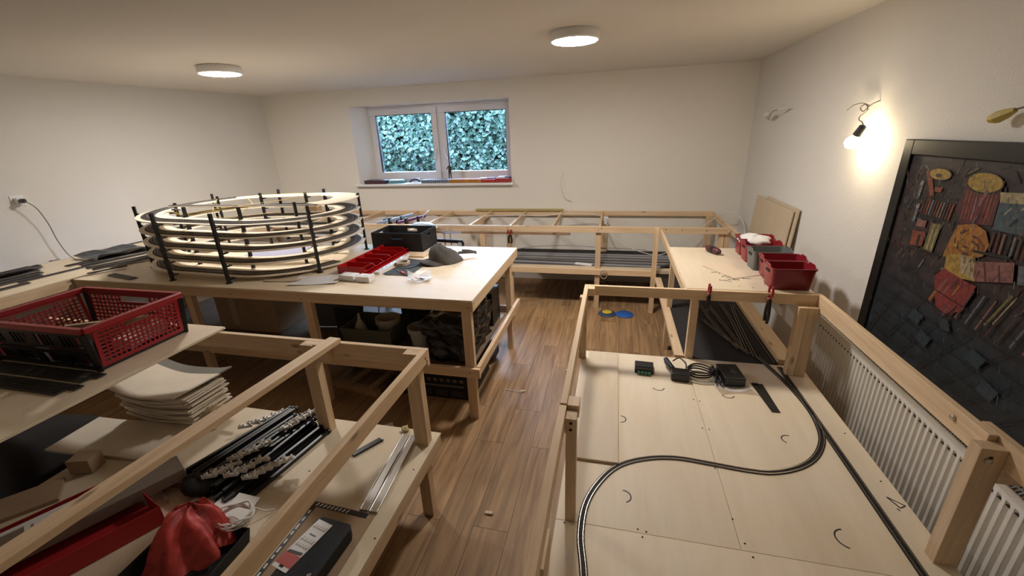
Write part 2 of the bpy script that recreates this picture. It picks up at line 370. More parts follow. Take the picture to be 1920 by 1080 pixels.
# socket on left wall
yy = 2.52; xx = xl(yy)
t = thing('wall_socket', (xx, yy, 1.43), 'white wall socket with dark plug on the left wall', 'wall socket')
ang = math.atan(.1086)
def lw(dx, dy, dz): # local coords on left wall: dx out, dy along
    return Matrix.Translation((xx, yy, 1.43)) @ Matrix.Rotation(ang * -1 + 0, 4, 'Z') @ Matrix.Translation((dx, dy, dz))
MB().obox(None, (.012, .085, .085), WHITE, M=lw(.006, 0, 0)).build('plate', t, bevel=.003)
MB().obox(None, (.05, .05, .05), WHITE, M=lw(.035, .0, 0)).build('timer_housing', t, bevel=.006)
MB().tube([lw(.06, 0, 0).translation, lw(.10, 0, 0).translation], .018, BLACK, 12).build('plug', t)
MB().tube(bez([lw(.10, 0, 0).translation, (xx + .115, 2.56, 1.36), (xx + .105, 2.60, 1.22), (xx + .10, 2.615, 1.08), (xx + .10, 2.64, .96), (xx + .12, 2.66, .895), (-4.62, 2.62, .890), (-4.42, 2.60, .890)]), .0035, CABLEG, 6).build('cord', t, smooth=True)
# ================================================================ TABLES
T = .873
# --- centre table
A = thing('railway_table', (-2.4, 2.8, 0), 'large plywood-topped timber table in the centre, carrying the spiral ramp', 'table', 'timber railway tables')
bar('table_top', -4.04, -.80, 2.206, 3.45, T - .012, T, A, ply(0))
bar('apron_rail', -4.04, -.80, 2.209, 2.232, T - .078, T - .0125, A); bar('apron_rail', -4.04, -.80, 3.425, 3.448, T - .078, T - .0125, A)
bar('apron_rail', -.824, -.801, 2.2325, 3.4245, T - .078, T - .0125, A)
for x in (-.886, -2.02, -3.03, -3.98):
    bar('leg', x, x + .062, 2.2325, 2.272, 0, T - .0125, A)
for x in (-.86, -2.0, -3.0, -3.98): bar('leg', x, x + .045, 3.22, 3.262, 0, T - .0125, A)
bar('lower_rail', -3.98, -.785, 2.206, 2.232, .335, .40, A); bar('lower_rail', -.814, -.787, 2.2325, 3.44, .345, .405, A)
bar('lower_rail', -3.98, -.83, 3.2625, 3.285, .335, .40, A)
bar('lower_shelf', -3.95, -.87, 2.30, 3.215, .34, .352, A, wood('dark_shelf', (.20, .14, .09), (.14, .09, .06), 0))
for x in (-2.95, -1.95, -1.3): bar('cross_rail', x, x + .024, 2.2325, 3.4245, T - .07, T - .0125, A)
screws([(-.83, 2.2055, .825), (-.85, 2.2055, .37), (-2.0, 2.2055, .82)], A, 'y')
screws([(-.795, 2.22, .85), (-1.0, 3.0, T + .0008), (-.95, 2.7, T + .0008), (-.88, 3.1, T + .0008)], A, 'z', .003)
# --- left wall table
E_ = thing('railway_table', (-4.5, 2.5, 0), 'plywood-topped timber table along the left wall, strewn with grey track strips', 'table', 'timber railway tables')
def wpoly(y0, y1, x1): return [(xl(y0) + .012, y0), (x1, y0), (x1, y1), (xl(y1) + .012, y1)]
MB().prism(wpoly(.2, 5.1, -4.06), T - .001, T + .011, ply(1)).build('table_top', E_, bevel=.001)
bar('apron_rail', -4.085, -4.061, .2, 2.20, T - .075, T - .0015, E_); bar('apron_rail', -4.085, -4.061, 3.46, 5.1, T - .075, T - .0015, E_)
for (x, y) in ((-4.13, 1.2), (-4.13, 2.15), (-4.13, 3.5), (-4.6, 4.9), (-4.86, 1.2), (-4.75, 3.5)): bar('leg', x, x + .045, y, y + .045, 0, T - .0015, E_)
bar('cross_rail', -4.80, -4.09, 2.17, 2.194, T - .075, T - .0015, E_)
# --- back wall open frame
B = thing('railway_bench', (-1, 4.7, 0), 'open timber frame without a top along the back wall under the window', 'table frame')
ZB = .895
bar('top_rail', -4.03, 1.06, 4.245, 4.269, ZB - .062, ZB, B); bar('top_rail', -4.03, 1.10, 5.118, 5.142, ZB - .052, ZB, B)
for x in (-3.55, -3.02, -2.53, -2.04, -1.52, -1.07, -.62, -.14): bar('cross_rail', x, x + .022, 4.27, 5.117, ZB - .05, ZB, B)
for x in (-1.10, -.165, -2.04, -3.0): bar('leg', x, x + .052, 4.2695, 4.315, 0, ZB - .0625, B)
for x in (-1.665, -.135, 1.02, -2.72, -3.6): bar('leg', x, x + .07, 5.07, 5.1175, 0, ZB - .0525, B)
bar('leg', .395, .44, 4.2, 4.2445, 0, ZB, B)
bar('leg', .99, 1.035, 4.2695, 4.315, 0, ZB - .0625, B); bar('leg', 1.04, 1.085, 4.2695, 4.315, 0, ZB - .0625, B)
bar('lower_rail', -1.06, .43, 4.245, 4.269, .385, .445, B)
bar('lower_shelf', -1.25, 1.30, 4.2695, 5.14, .40, .412, B, FELT)
MB().box(-1.25, 1.30, 4.2695, 4.36, .4125, .445, CARDL).build('edge_strip', B)
screws([(-.14, 4.244, .86), (-.11, 4.244, .875), (-1.08, 4.244, .87), (.5, 4.244, .875), (.65, 4.244, .87), (.87, 4.244, .868), (-.10, 4.244, .42)], B, 'y', .005)
# batten resting across the frame and loose thin ones
tag(bar('timber_batten', -1.71, -.60, 5.10, 5.165, ZB + .001, ZB + .022, None, wood('greenish_batten', (.50, .40, .15), (.36, .27, .10), 0)), 'yellowish batten lying on the rear rail of the back frame', 'batten')
tag(bar('timber_batten', -2.1, -.46, 4.62, 4.65, .715, .738, None, wood('reddish_batten', (.36, .22, .13), (.26, .14, .08), 0)), 'thin reddish brown batten hanging under the back frame', 'batten')
# --- right table
Cc = thing('railway_table', (.7, 3.3, 0), 'timber table in the far right corner with small red and grey boxes on its plywood', 'table', 'timber railway tables')
bar('table_top', .447, 1.125, 2.53, 3.50, ZB - .010, ZB, Cc, ply(1))
bar('top_rail', .44, .464, 2.5255, 4.1995, ZB - .065, ZB - .0105, Cc); bar('top_rail', 1.09, 1.114, 2.5255, 5.06, ZB - .065, ZB - .0105, Cc)
bar('top_rail', .4645, 1.0895, 3.47, 3.494, ZB - .065, ZB - .0105, Cc)
bar('leg', .465, .505, 3.42, 3.4695, 0, ZB - .0105, Cc)
bar('leg', .49, .535, 2.5725, 2.615, 0, ZB - .0655, Cc)
bar('lower_rail', .43, .488, 2.6, 4.19, .375, .402, Cc)
bar('lower_rail', 1.035, 1.135, 2.6, 4.19, .375, .425, Cc)
bar('lower_shelf', .4885, 1.0345, 2.575, 4.19, .384, .396, Cc, FELT)
screws([(.9, 2.65, ZB + .001), (.75, 2.6, ZB + .001), (.82, 2.58, ZB + .001)], Cc, 'z', .003)
# pencilled notes on this plywood
MK = mat('marker_ink', (.012, .012, .03), .5)
mb = MB()
for (cx, cy) in ((.66, 2.86), (.74, 2.92), (.70, 2.78), (.79, 2.84), (.73, 2.73), (.80, 2.76), (.68, 2.70)):
    for k in range(2):
        a = random.uniform(0, 3.14); p = Vector((cx + k * .03, cy - k * .01, ZB + .001)); d = Vector((math.cos(a), math.sin(a), 0)) * .018
        mb.beam(p - d, p + d, .004, .001, MK); mb.beam(p + d, p + d + Vector((d.y, -d.x, 0)) * .6, .004, .001, MK)
mb.build('handwritten_note', Cc)
# --- near right table
ZL = .40
Dn = thing('railway_table', (.5, 1.3, 0), 'near right timber table with a low plywood deck and open upper frame', 'table', 'timber railway tables')
DX0, DX1, DYF = -.165, 1.155, 2.57
def deck(name, x0, x1, y0, y1): return bar(name, x0, x1, y0, y1, ZL - .012, ZL, Dn, ply(1), .0012)
deck('deck_board', DX0, .488, 1.211, DYF); deck('deck_board', .4895, DX1, 1.211, DYF); deck('deck_board', DX0, DX1, -.6, 1.2095)
bar('deck_rail', DX0, DX0 + .024, -.6, DYF - .03, ZL - .075, ZL - .0125, Dn); bar('deck_rail', DX0, DX1, DYF - .026, DYF - .002, ZL - .075, ZL - .0125, Dn)
bar('deck_rail', DX1 - .024, DX1, -.6, DYF - .03, ZL - .075, ZL - .0125, Dn)
ZD = .895
bar('top_rail', -.155, 1.13, 2.50, 2.524, ZD - .062, ZD, Dn)
bar('top_rail', -.155, -.131, 1.262, 2.499, ZD - .062, ZD, Dn)
bar('top_rail', -.158, -.131, -.5, 1.258, ZD - .066, ZD - .004, Dn)
bar('corner_block', -.130, -.088, 1.262, 1.32, ZD - .055, ZD - .006, Dn)
bar('corner_block', -.130, -.092, 2.45, 2.4995, ZD - .05, ZD - .002, Dn)
bar('top_rail', 1.131, 1.155, 1.33, 2.53, ZD - .085, ZD, Dn)
bar('top_rail', 1.157, 1.181, -.5, 1.40, ZD - .085, ZD + .002, Dn)
bar('post', -.180, -.136, 2.4555, 2.4995, ZL, ZD - .0625, Dn)
MB().box(-.130, -.092, 1.212, 1.256, ZL + .001, ZD - .02, pine(2)).build('post', Dn, bevel=.0015)
MB().box(-.131, -.091, 1.200, 1.211, ZD - .08, ZD - .018, pine(2)).build('post_cap_board', Dn, bevel=.0015)
bar('post', 1.03, 1.075, 2.455, 2.4995, ZL + .001, ZD - .0625, Dn); bar('post', 1.0765, 1.128, 2.455, 2.4995, ZL + .001, ZD - .0625, Dn)
bar('post', 1.09, 1.1565, 1.285, 1.329, ZL - .4, ZD - .02, Dn)
bar('cross_rail', 1.1575, 1.28, 1.285, 1.329, ZD - .14, ZD - .086, Dn)
for (x, y) in ((DX0 + .025, 1.0), (DX0 + .025, 2.45), (1.08, 2.40), (.47, 2.45)): bar('leg', x, x + .045, y, y + .045, 0, ZL - .0765, Dn)
MB().box(-.205, -.166, .93, 1.08, ZL + .0, ZL + .10, pine(1)).build('deck_block', Dn)
screws([(-.111, 1.1995, ZD - .035), (-.111, 1.1995, ZD - .062), (1.12, 1.2845, ZD - .05)], Dn, 'y', .006)
for p, d in (((1.13, 1.46, ZD - .035), (-1, 0, 0)), ((1.115, 1.284, ZD - .06), (0, -1, 0))):
    p = Vector(p); d = Vector(d); MB().tube([p + d * .0005, p + d * .002, p + d * .006, p + d * .009], [.010, .010, .009, .004], SCREW, 12).build('bolt_head', Dn, smooth='auto')
# marker arcs, arrow mark and screw holes on the deck
mb = MB()
for (x, y, a0, a1, r) in ((.295, 2.20, 3.5, 6.1, .032), (.66, 2.19, 3.3, 5.9, .032), (.083, 1.87, -1.6, 1.5, .026), (.85, 1.855, 1.2, 4.1, .03), (.09, 1.37, -1.2, 1.6, .03), (.865, 1.33, 1.7, 4.4, .04)):
    P = [Vector((x + r * math.cos(a0 + (a1 - a0) * k / 12), y + r * math.sin(a0 + (a1 - a0) * k / 12), ZL + .0006)) for k in range(13)]
    mb = MB()
    for p, q in zip(P, P[1:]): mb.beam(p, q + (q - p) * .2, .0045, .0006, MK)
    mb.build('marker_arc', Dn)
mb = MB(); P = [Vector(q) for q in ((1.10, 1.55, ZL + .0006), (1.115, 1.50, ZL + .0006), (1.135, 1.535, ZL + .0006), (1.10, 1.55, ZL + .0006))]
mb.beam((1.098, 1.565, ZL + .0006), (1.118, 1.515, ZL + .0006), .005, .0006, MK); mb.beam((1.118, 1.515, ZL + .0006), (1.142, 1.53, ZL + .0006), .004, .0006, MK); mb.beam((1.098, 1.565, ZL + .0006), (1.142, 1.53, ZL + .0006), .004, .0006, MK)
mb.beam((1.104, 1.51, ZL + .0006), (1.11, 1.50, ZL + .0006), .005, .0006, MK)
mb.build('marker_arrow', Dn)
screws([(.47, 2.11, ZL + .0008), (.50, 2.10, ZL + .0008), (.475, 1.87, ZL + .0008), (.505, 1.865, ZL + .0008), (.48, 1.6, ZL + .0008), (.49, 1.34, ZL + .0008), (.507, 1.24, ZL + .0008), (.52, 1.19, ZL + .0008), (.14, 1.225, ZL + .0008), (.17, 1.22, ZL + .0008), (.155, 1.195, ZL + .0008), (1.12, 1.95, ZL + .0008), (1.12, 1.65, ZL + .0008), (-.13, 1.20, ZL + .0008), (-.14, 1.7, ZL + .0008)], Dn, 'z', .0035)
# thin board lying on deck
tag(bar('plywood_strip', -.118, .070, 1.54, 2.55, ZL + .001, ZL + .013, None, wood('pale_board', (.66, .55, .40), (.58, .47, .33), 1, 2.2, .12, .5, .8, False)), 'long pale plywood strip lying along the left edge of the near right deck', 'board')

# --- near left table
F = thing('railway_table', (-1.8, .9, 0), 'near left timber table with a low cluttered deck and open upper beams', 'table', 'timber railway tables')
bar('deck_board', -2.475, -.803, -.6, 1.61, ZL - .022, ZL - .010, F, ply(1))
ZF = ZL - .010
bar('deck_rail', -.827, -.803, -.6, 1.60, ZF - .075, ZF - .0125, F); bar('deck_rail', -2.475, -.828, 1.586, 1.61, ZF - .075, ZF - .0125, F)
bar('top_rail', -3.2, -.80, 1.552, 1.576, .892 - .085, .892, F)
bar('top_rail', -.826, -.80, -.4, 1.5515, .892 - .062, .892, F)
MB().beam((-1.272, 1.56, .905), (-1.40, .0, .905), .062, .024, pine(1)).build('cross_beam', F, bevel=.0015)
bar('post', -1.435, -1.367, 1.505, 1.5515, ZF + .0005, .8915, F); bar('post', -.895, -.8265, 1.505, 1.5515, ZF + .0005, .8915, F)
bar('post_top', -1.42, -1.30, 1.515, 1.551, .8, .8925, F)
for (x, y) in ((-.872, 1.45), (-2.46, 1.5), (-1.6, 1.54)): bar('leg', x, x + .055, y, y + .045, 0, ZF - .0765 if x != -.872 else ZF - .0135, F)
screws([(-.8, 1.535, .86), (-.8, 1.545, .84)], F, 'x', .006)
screws([(-.83, 1.35, ZF + .0008), (-.82, 1.0, ZF + .0008), (-1.0, 1.57, ZF + .0008), (-1.25, 1.12, ZF + .0008), (-1.5, 1.57, ZF + .0008), (-1.30, 1.25, ZF + .0008)], F, 'z', .0035)
# loose upper board
tag(bar('plywood_board', -2.75, -1.963, .1, 1.60, .893, .905, None, ply(1)), 'loose plywood board resting on the near left frame, under the red crate', 'board')
tag(bar('plywood_board', -3.9, -2.752, .3, 1.18, .893, .907, None, wood('pale_board', (.66, .55, .40), (.58, .47, .33), 0, 2.2, .12, .5, .8, False)), 'second plywood board at the left picture edge, butted against the crate board', 'board')

# ================================================================ TRACKS
def track(name, pts, z, label, group=None, roadbed=False, step=.0062, cat='model track'):
    P = bez([(x, y, z) for x, y in pts], 12)
    t = thing(name, P[0], label, cat, group)
    # resample
    S = [0]
    for a, b_ in zip(P, P[1:]): S.append(S[-1] + (b_ - a).length)
    def at(s):
        for i in range(len(S) - 1):
            if s <= S[i + 1] or i == len(S) - 2:
                k = (s - S[i]) / max(1e-9, S[i + 1] - S[i]); return P[i].lerp(P[i + 1], k), (P[i + 1] - P[i]).normalized()
    sl = MB(); n = int(S[-1] / step); ra = MB(); up = Vector((0, 0, 1)); fr = []
    for i in range(n + 1):
        p, d = at(i * step); r = d.cross(up)
        sl.beam(p - r * .0148 + up * .0012, p + r * .0148 + up * .0012, .0030, .0024, TRK)
        if i % 4 == 0 or i == n: fr.append((p, r, up))
    for s_ in (-.0085, .0085):
        ra.sweep(fr, [(s_ - .0009, .0024), (s_ + .0009, .0024), (s_ + .0009, .0050), (s_ - .0009, .0050)], RAIL)
        sl.sweep(fr, [(s_ - .0016, 0.0002), (s_ + .0016, 0.0002), (s_ + .0016, .0022), (s_ - .0016, .0022)], TRK)
    sl.build('sleepers', t); ra.build('rails', t)
    return t
zt = ZL + .0005
track('model_track', [(-.02, .80), (-.045, 1.02), (-.066, 1.162), (-.054, 1.311), (.005, 1.45), (.083, 1.544), (.20, 1.605), (.328, 1.631), (.481, 1.621), (.607, 1.611), (.712, 1.618), (.832, 1.672), (.924, 1.755), (.995, 1.875), (1.025, 2.0), (1.032, 2.14), (1.012, 2.33), (.972, 2.52), (.935, 2.66)], zt, 'curved track snaking in an S across the near right deck')
track('model_track', [(1.04, .7), (1.035, 1.2), (1.035, 1.7), (1.033, 2.1), (1.028, 2.55)], zt, 'straight track running along the right side of the near right deck')
track('model_track', [(1.026, 2.60), (1.020, 3.0), (1.018, 3.6)], .397, 'straight far track on the speckled mat under the right table', 'yard tracks on the speckled mat', step=.009)
track('model_track', [(.925, 2.66), (.93, 2.80), (.945, 3.1), (.985, 3.55)], .397, 'rightmost branch of the fanned yard tracks on the speckled mat', 'yard tracks on the speckled mat', step=.009)
track('model_track', [(.885, 2.72), (.90, 2.97), (.91, 3.2), (.90, 3.55)], .402, 'second branch from the right of the fanned yard tracks', 'yard tracks on the speckled mat', step=.009)
track('model_track', [(.87, 2.75), (.855, 2.95), (.835, 3.15), (.80, 3.5)], .402, 'middle branch of the fanned yard tracks on the mat', 'yard tracks on the speckled mat', step=.009)
track('model_track', [(.85, 2.74), (.80, 2.95), (.76, 3.2), (.735, 3.5)], .402, 'second branch from the left of the fanned yard tracks', 'yard tracks on the speckled mat', step=.009)
track('model_track', [(.895, 2.68), (.80, 2.90), (.70, 3.20)], .404, 'leftmost yard track, its free end lying on the speckled mat', 'yard tracks on the speckled mat', step=.009)
# turnout piece lying loose
t = thing('track_turnout', (.84, 2.19, zt), 'loose dark turnout piece lying on the near right deck beside the curve', 'track piece')
mb = MB(); p0 = Vector((.842, 2.325, zt + .002)); p1 = Vector((.861, 2.066, zt + .002))
for k in range(44):
    s = k / 43; p = p0.lerp(p1, s); w = .060 - .020 * s; mb.beam(p + Vector((-w / 2, 0, 0)), p + Vector((w / 2, 0, 0)), .004, .003, TRK)
mb.build('sleepers', t); mb = MB()
for a, b_ in ((-.020, -.008), (-.006, .006), (.008, -.006), (.022, .008)): mb.beam(p0 + Vector((a, 0, .002)), p1 + Vector((b_, 0, .002)), .0018, .003, TRK)
mb.build('rails', t); MB().obox((.83, 2.318, zt + .006), (.03, .012, .008), BLACK).build('point_motor', t)

# ================================================================ RADIATOR
t = thing('radiator', (1.33, 1.2, .12), 'long ribbed white panel radiator on the right wall under the painting', 'radiator')
RX = 1.285; rz0, rz1 = .12, .652; ry0, ry1 = -.8, 2.765
mb = MB(); pitch = .0335; prof = []
y = ry0
xs = []
while y < ry1 - .02:
    xs += [(y, 0), (y + .012, 0), (y + .017, .009), (y + .028, .009)]; y += pitch
xs.append((ry1, 0))
def xo(d): return RX + d
zz = [(rz0, 0), (rz0 + .035, 1), (rz1 - .045, 1), (rz1 - .030, 0), (rz1, 0)]
vs = [(xo(d * k), yy_, z_) for z_, k in zz for yy_, d in xs]; n = len(xs)
fs = [(j * n + i, j * n + i + 1, (j + 1) * n + i + 1, (j + 1) * n + i) for j in range(len(zz) - 1) for i in range(n - 1)]
mb.add(vs, fs, RADW); o = mb.build('front_panel', t)
o.data.polygons.foreach_set('use_smooth', [False] * len(o.data.polygons))
MB().box(1.349, 1.352, ry0, ry1, rz0, rz1 - .01, RADW).build('back_panel', t)
MB().box(RX + .001, 1.3485, ry1 - .004, ry1, rz0, rz1 + .012, RADW).build('side_panel', t)
MB().beam((RX - .001, ry0, rz1 + .004), (RX - .001, ry1, rz1 + .004), .006, .022, RADW).build('top_edge', t, bevel=.002)
mb = MB(); y = ry0
while y < ry1 - .03: mb.beam((RX + .004, y, rz1 + .009), (1.347, y + .026, rz1 + .009), .0042, .002, RADW); y += .0135
mb.box(RX + .003, RX + .006, ry0, ry1, rz1 + .004, rz1 + .012, RADW); mb.box(1.316, 1.319, ry0, ry1, rz1 + .004, rz1 + .0105, RADW); mb.box(1.345, 1.348, ry0, ry1, rz1 + .004, rz1 + .012, RADW)
mb.box(RX + .003, 1.348, ry0, ry1, rz1 - .05, rz1 - .045, mat('radiator_inside_shade', (.012, .011, .010), .9))  # near-black sheet paints the shade below the grille slots
mb.build('top_grille', t)
mb = MB()
for (y, z) in ((1.9, .45), (2.5, .3)): mb.box(1.352, 1.370, y, y + .03, z, z + .1, RADW)
mb.build('bracket', t)

# ================================================================ PAINTING
t = thing('painting', (1.345, 1.6, .67), 'large dark oil painting in a wide black frame leaning above the radiator', 'painting')
px0, px1 = 1.328, 1.366; pyA, pyB, pz0, pz1 = .70, 2.475, .672, 1.707
FR = mat('frame_black', (.006, .0055, .0055), .45, spec=.35)
fw = .066
mb = MB()
mb.box(px0, px1, pyB - fw, pyB, pz0, pz1, FR); mb.box(px0, px1, pyA, pyA + fw, pz0, pz1, FR)
mb.box(px0, px1, pyA + fw, pyB - fw, pz1 - fw, pz1, FR); mb.box(px0, px1, pyA + fw, pyB - fw, pz0, pz0 + fw, FR)
mb.build('frame', t, bevel=.004)
CV = bpy.data.materials.new('dark_canvas'); CV.use_nodes = True; n_ = CV.node_tree.nodes; l_ = CV.node_tree.links
bb = n_['Principled BSDF']; bb.inputs['Roughness'].default_value = .55
tc_ = n_.new('ShaderNodeTexCoord'); sp = n_.new('ShaderNodeSeparateXYZ'); l_.new(tc_.outputs['Object'], sp.inputs[0])
mr_ = n_.new('ShaderNodeMapRange'); mr_.inputs[1].default_value = .28; mr_.inputs[2].default_value = .55; l_.new(sp.outputs['Z'], mr_.inputs[0])
mp_ = n_.new('ShaderNodeMapping'); mp_.inputs['Scale'].default_value = (8, 5, 11); l_.new(tc_.outputs['Object'], mp_.inputs[0])
no_ = n_.new('ShaderNodeTexNoise'); no_.inputs['Scale'].default_value = 1.6; no_.inputs['Detail'].default_value = 9; no_.inputs['Roughness'].default_value = .7; l_.new(mp_.outputs[0], no_.inputs['Vector'])
ra_ = n_.new('ShaderNodeValToRGB'); q = ra_.color_ramp.elements; q[0].position = .38; q[0].color = (.008, .012, .018, 1); q[1].position = .75; q[1].color = (.018, .030, .042, 1)
rb_ = n_.new('ShaderNodeValToRGB'); q = rb_.color_ramp.elements; q[0].position = .4; q[0].color = (.006, .004, .005, 1); q[1].position = .75; q[1].color = (.055, .030, .030, 1)
l_.new(no_.outputs['Fac'], ra_.inputs[0]); l_.new(no_.outputs['Fac'], rb_.inputs[0])
mx_ = n_.new('ShaderNodeMix'); mx_.data_type = 'RGBA'; l_.new(mr_.outputs[0], mx_.inputs['Factor']); l_.new(ra_.outputs[0], mx_.inputs['A']); l_.new(rb_.outputs[0], mx_.inputs['B'])
l_.new(mx_.outputs['Result'], bb.inputs['Base Color'])
cx = px0 + .012
MB().box(cx, cx + .006, pyA + fw, pyB - fw, pz0 + fw, pz1 - fw, CV).build('canvas', t)
pm = {k: mat('oil_' + k, tuple(q * .62 for q in c), .5, var=.35, vscale=60) for k, c in dict(yellow=(.52, .33, .06), orange=(.50, .20, .035), rust=(.30, .07, .03), red=(.30, .035, .035), maroon=(.11, .02, .025), bluedark=(.035, .055, .075), cream=(.50, .42, .24), pale=(.42, .40, .36), blue=(.07, .12, .15), steel=(.16, .19, .22), black=(.006, .006, .008), brown=(.09, .045, .03), pink=(.32, .13, .12), olive=(.20, .17, .06)).items()}
mb = MB(); lay = [0]
def pt(poly, c):
    lay[0] += 1; x = cx - .0004 - lay[0] * .00003
    mb.add([(x, y, z) for y, z in poly], [tuple(range(len(poly)))], pm[c])
def ell(y, z, a, b_, c, n=18): pt([(y + a * math.cos(2 * math.pi * k / n), z + b_ * math.sin(2 * math.pi * k / n)) for k in range(n)], c)
def stroke(y0, z0, y1, z1, w, c):
    d = Vector((y1 - y0, z1 - z0)).normalized(); nn = Vector((-d.y, d.x)) * w / 2
    pt([(y0 + nn.x, z0 + nn.y), (y1 + nn.x, z1 + nn.y), (y1 - nn.x, z1 - nn.y), (y0 - nn.x, z0 - nn.y)], c)
for k in range(130):
    y = random.uniform(1.3, 2.38); z = random.uniform(1.15, 1.62); stroke(y, z, y + random.uniform(-.04, .02), z + random.uniform(-.05, .05), random.uniform(.003, .009), random.choice(['brown', 'maroon', 'black', 'steel', 'black']))
# shelves and books
for z in (1.475, 1.385, 1.24): stroke(2.32, z - .01, 2.06, z + .012, .006, 'black')
for k in range(11): stroke(2.245 - k * .017, 1.40, 2.24 - k * .017, 1.465, .011, ['maroon', 'brown', 'rust', 'steel'][k % 4])
pt([(2.261, 1.321), (2.176, 1.325), (2.176, 1.264), (2.254, 1.252)], 'rust'); stroke(2.21, 1.31, 2.205, 1.25, .018, 'black')
pt([(2.25, 1.37), (2.19, 1.375), (2.19, 1.345), (2.25, 1.34)], 'pink')
pt([(2.159, 1.373), (2.099, 1.378), (2.105, 1.253), (2.162, 1.257)], 'olive'); stroke(2.14, 1.37, 2.142, 1.26, .010, 'cream'); stroke(2.115, 1.37, 2.117, 1.26, .007, 'cream')
for (y, z) in ((2.288, 1.525), (2.273, 1.426)): ell(y, z, .011, .012, 'pale'); stroke(y, z - .012, y + .004, z - .07, .020, 'steel'); stroke(y - .004, z - .02, y - .002, z - .06, .004, 'pale')
# small lampshade
pt([(2.285, 1.579), (2.255, 1.585), (2.192, 1.483), (2.218, 1.479)], 'rust'); ell(2.196, 1.572, .070, .026, 'black'); ell(2.196, 1.572, .064, .022, 'yellow'); ell(2.20, 1.567, .020, .008, 'brown')
pt([(2.20, 1.52), (2.155, 1.52), (2.16, 1.50), (2.20, 1.50)], 'rust')
stroke(2.07, 1.575, 2.005, 1.615, .006, 'brown'); stroke(2.05, 1.585, 2.0, 1.612, .004, 'olive')
# big lampshade
pt([(2.036, 1.545), (1.87, 1.545), (1.858, 1.422), (2.005, 1.40), (2.05, 1.45)], 'maroon')
for k in range(9): stroke(2.02 - k * .017, 1.53, 2.01 - k * .016, 1.42, .008, ['red', 'rust', 'red', 'pink', 'red', 'maroon'][k % 6])
ell(1.955, 1.562, .088, .040, 'black'); ell(1.955, 1.564, .081, .035, 'yellow'); stroke(1.96, 1.575, 1.945, 1.545, .003, 'brown'); stroke(1.98, 1.563, 1.935, 1.567, .003, 'olive'); stroke(1.93, 1.54, 1.945, 1.48, .014, 'pink')
# poster and books at right
pt([(1.873, 1.54), (1.30, 1.60), (1.29, 1.56), (1.86, 1.505)], 'cream'); pt([(1.862, 1.505), (1.30, 1.56), (1.28, 1.43), (1.853, 1.411)], 'blue')
for k in range(26):
    y = random.uniform(1.32, 1.85); z = random.uniform(1.43, 1.5); stroke(y, z, y - .02, z + random.uniform(-.03, .04), .008, random.choice(['steel', 'pale', 'blue', 'black']))
for k in range(22): stroke(1.84 - k * .022, 1.405, 1.835 - k * .022, 1.335, .010, ['brown', 'maroon', 'pink', 'black', 'steel'][k % 5])
# seated glow figure mass
pt([(2.01, 1.395), (1.93, 1.415), (1.874, 1.40), (1.84, 1.355), (1.85, 1.31), (1.891, 1.29), (2.036, 1.258), (2.03, 1.318)], 'orange')
for k in range(46):
    a_ = random.uniform(0, 6.28); r_ = random.uniform(.2, 1); yy_ = 1.93 + .07 * r_ * math.cos(a_); z_ = 1.335 + .05 * r_ * math.sin(a_)
    stroke(yy_, z_, yy_ - .030 * math.sin(a_), z_ + .022 * math.cos(a_), random.uniform(.005, .011), random.choice(['orange', 'yellow', 'yellow', 'rust', 'orange', 'brown']))
pt([(2.02, 1.28), (1.876, 1.30), (1.845, 1.214), (1.93, 1.20), (2.005, 1.215)], 'yellow'); pt([(1.95, 1.29), (1.88, 1.29), (1.85, 1.218), (1.92, 1.222)], 'cream')
pt([(1.876, 1.284), (1.717, 1.325), (1.696, 1.26), (1.845, 1.214)], 'pink'); stroke(1.83, 1.29, 1.80, 1.23, .008, 'maroon'); stroke(1.77, 1.30, 1.745, 1.245, .008, 'maroon'); pt([(1.70, 1.32), (1.55, 1.35), (1.53, 1.29), (1.68, 1.26)], 'steel')
stroke(1.895, 1.318, 1.74, 1.335, .010, 'black')
pt([(2.045, 1.17), (2.005, 1.215), (1.864, 1.20), (1.83, 1.20), (1.85, 1.09), (1.93, 1.04), (1.99, 1.06)], 'red')
for k in range(14): a = random.uniform(1.85, 2.02); z = random.uniform(1.08, 1.2); stroke(a, z, a + .02, z - .05, .009, random.choice(['rust', 'pink', 'red', 'orange', 'maroon']))
for k in range(9): stroke(1.83 - k * .05, 1.18, 1.87 - k * .05, 1.05, .007, ['brown', 'steel', 'pink', 'maroon'][k % 4]); 
stroke(1.68, 1.22, 1.74, 1.08, .010, 'olive'); stroke(1.66, 1.22, 1.71, 1.10, .005, 'cream')
# chequered blue-grey floor of the painting
for k in range(7): stroke(2.38, 1.15 - k * .07, 1.2, 1.05 - k * .055, .004, 'black'); stroke(2.2 - k * .16, 1.1, 2.38 - k * .13, .75, .004, 'black')
for (y, z) in ((2.10, 1.0), (2.02, .93), (1.75, .98), (1.66, .90)): pt([(y, z), (y - .07, z - .01), (y - .05, z - .06), (y + .02, z - .05)], 'bluedark')
pt([(1.95, 1.02), (1.90, 1.03), (1.87, .99), (1.92, .98)], 'bluedark')
for k in range(520):
    y = random.uniform(1.2, 2.39); z = random.uniform(.78, 1.62); a = random.uniform(-.5, .5) + 1.57
    up_ = z > 1.18; L_ = random.uniform(.008, .035)
    c = random.choice(['brown', 'maroon', 'black', 'black', 'steel', 'rust', 'olive', 'pink'] if up_ else ['black', 'bluedark', 'black', 'bluedark', 'blue'])
    stroke(y, z, y + L_ * math.cos(a), z + L_ * math.sin(a), random.uniform(.0015, .004), c)
mb.build('painted_shapes', t)
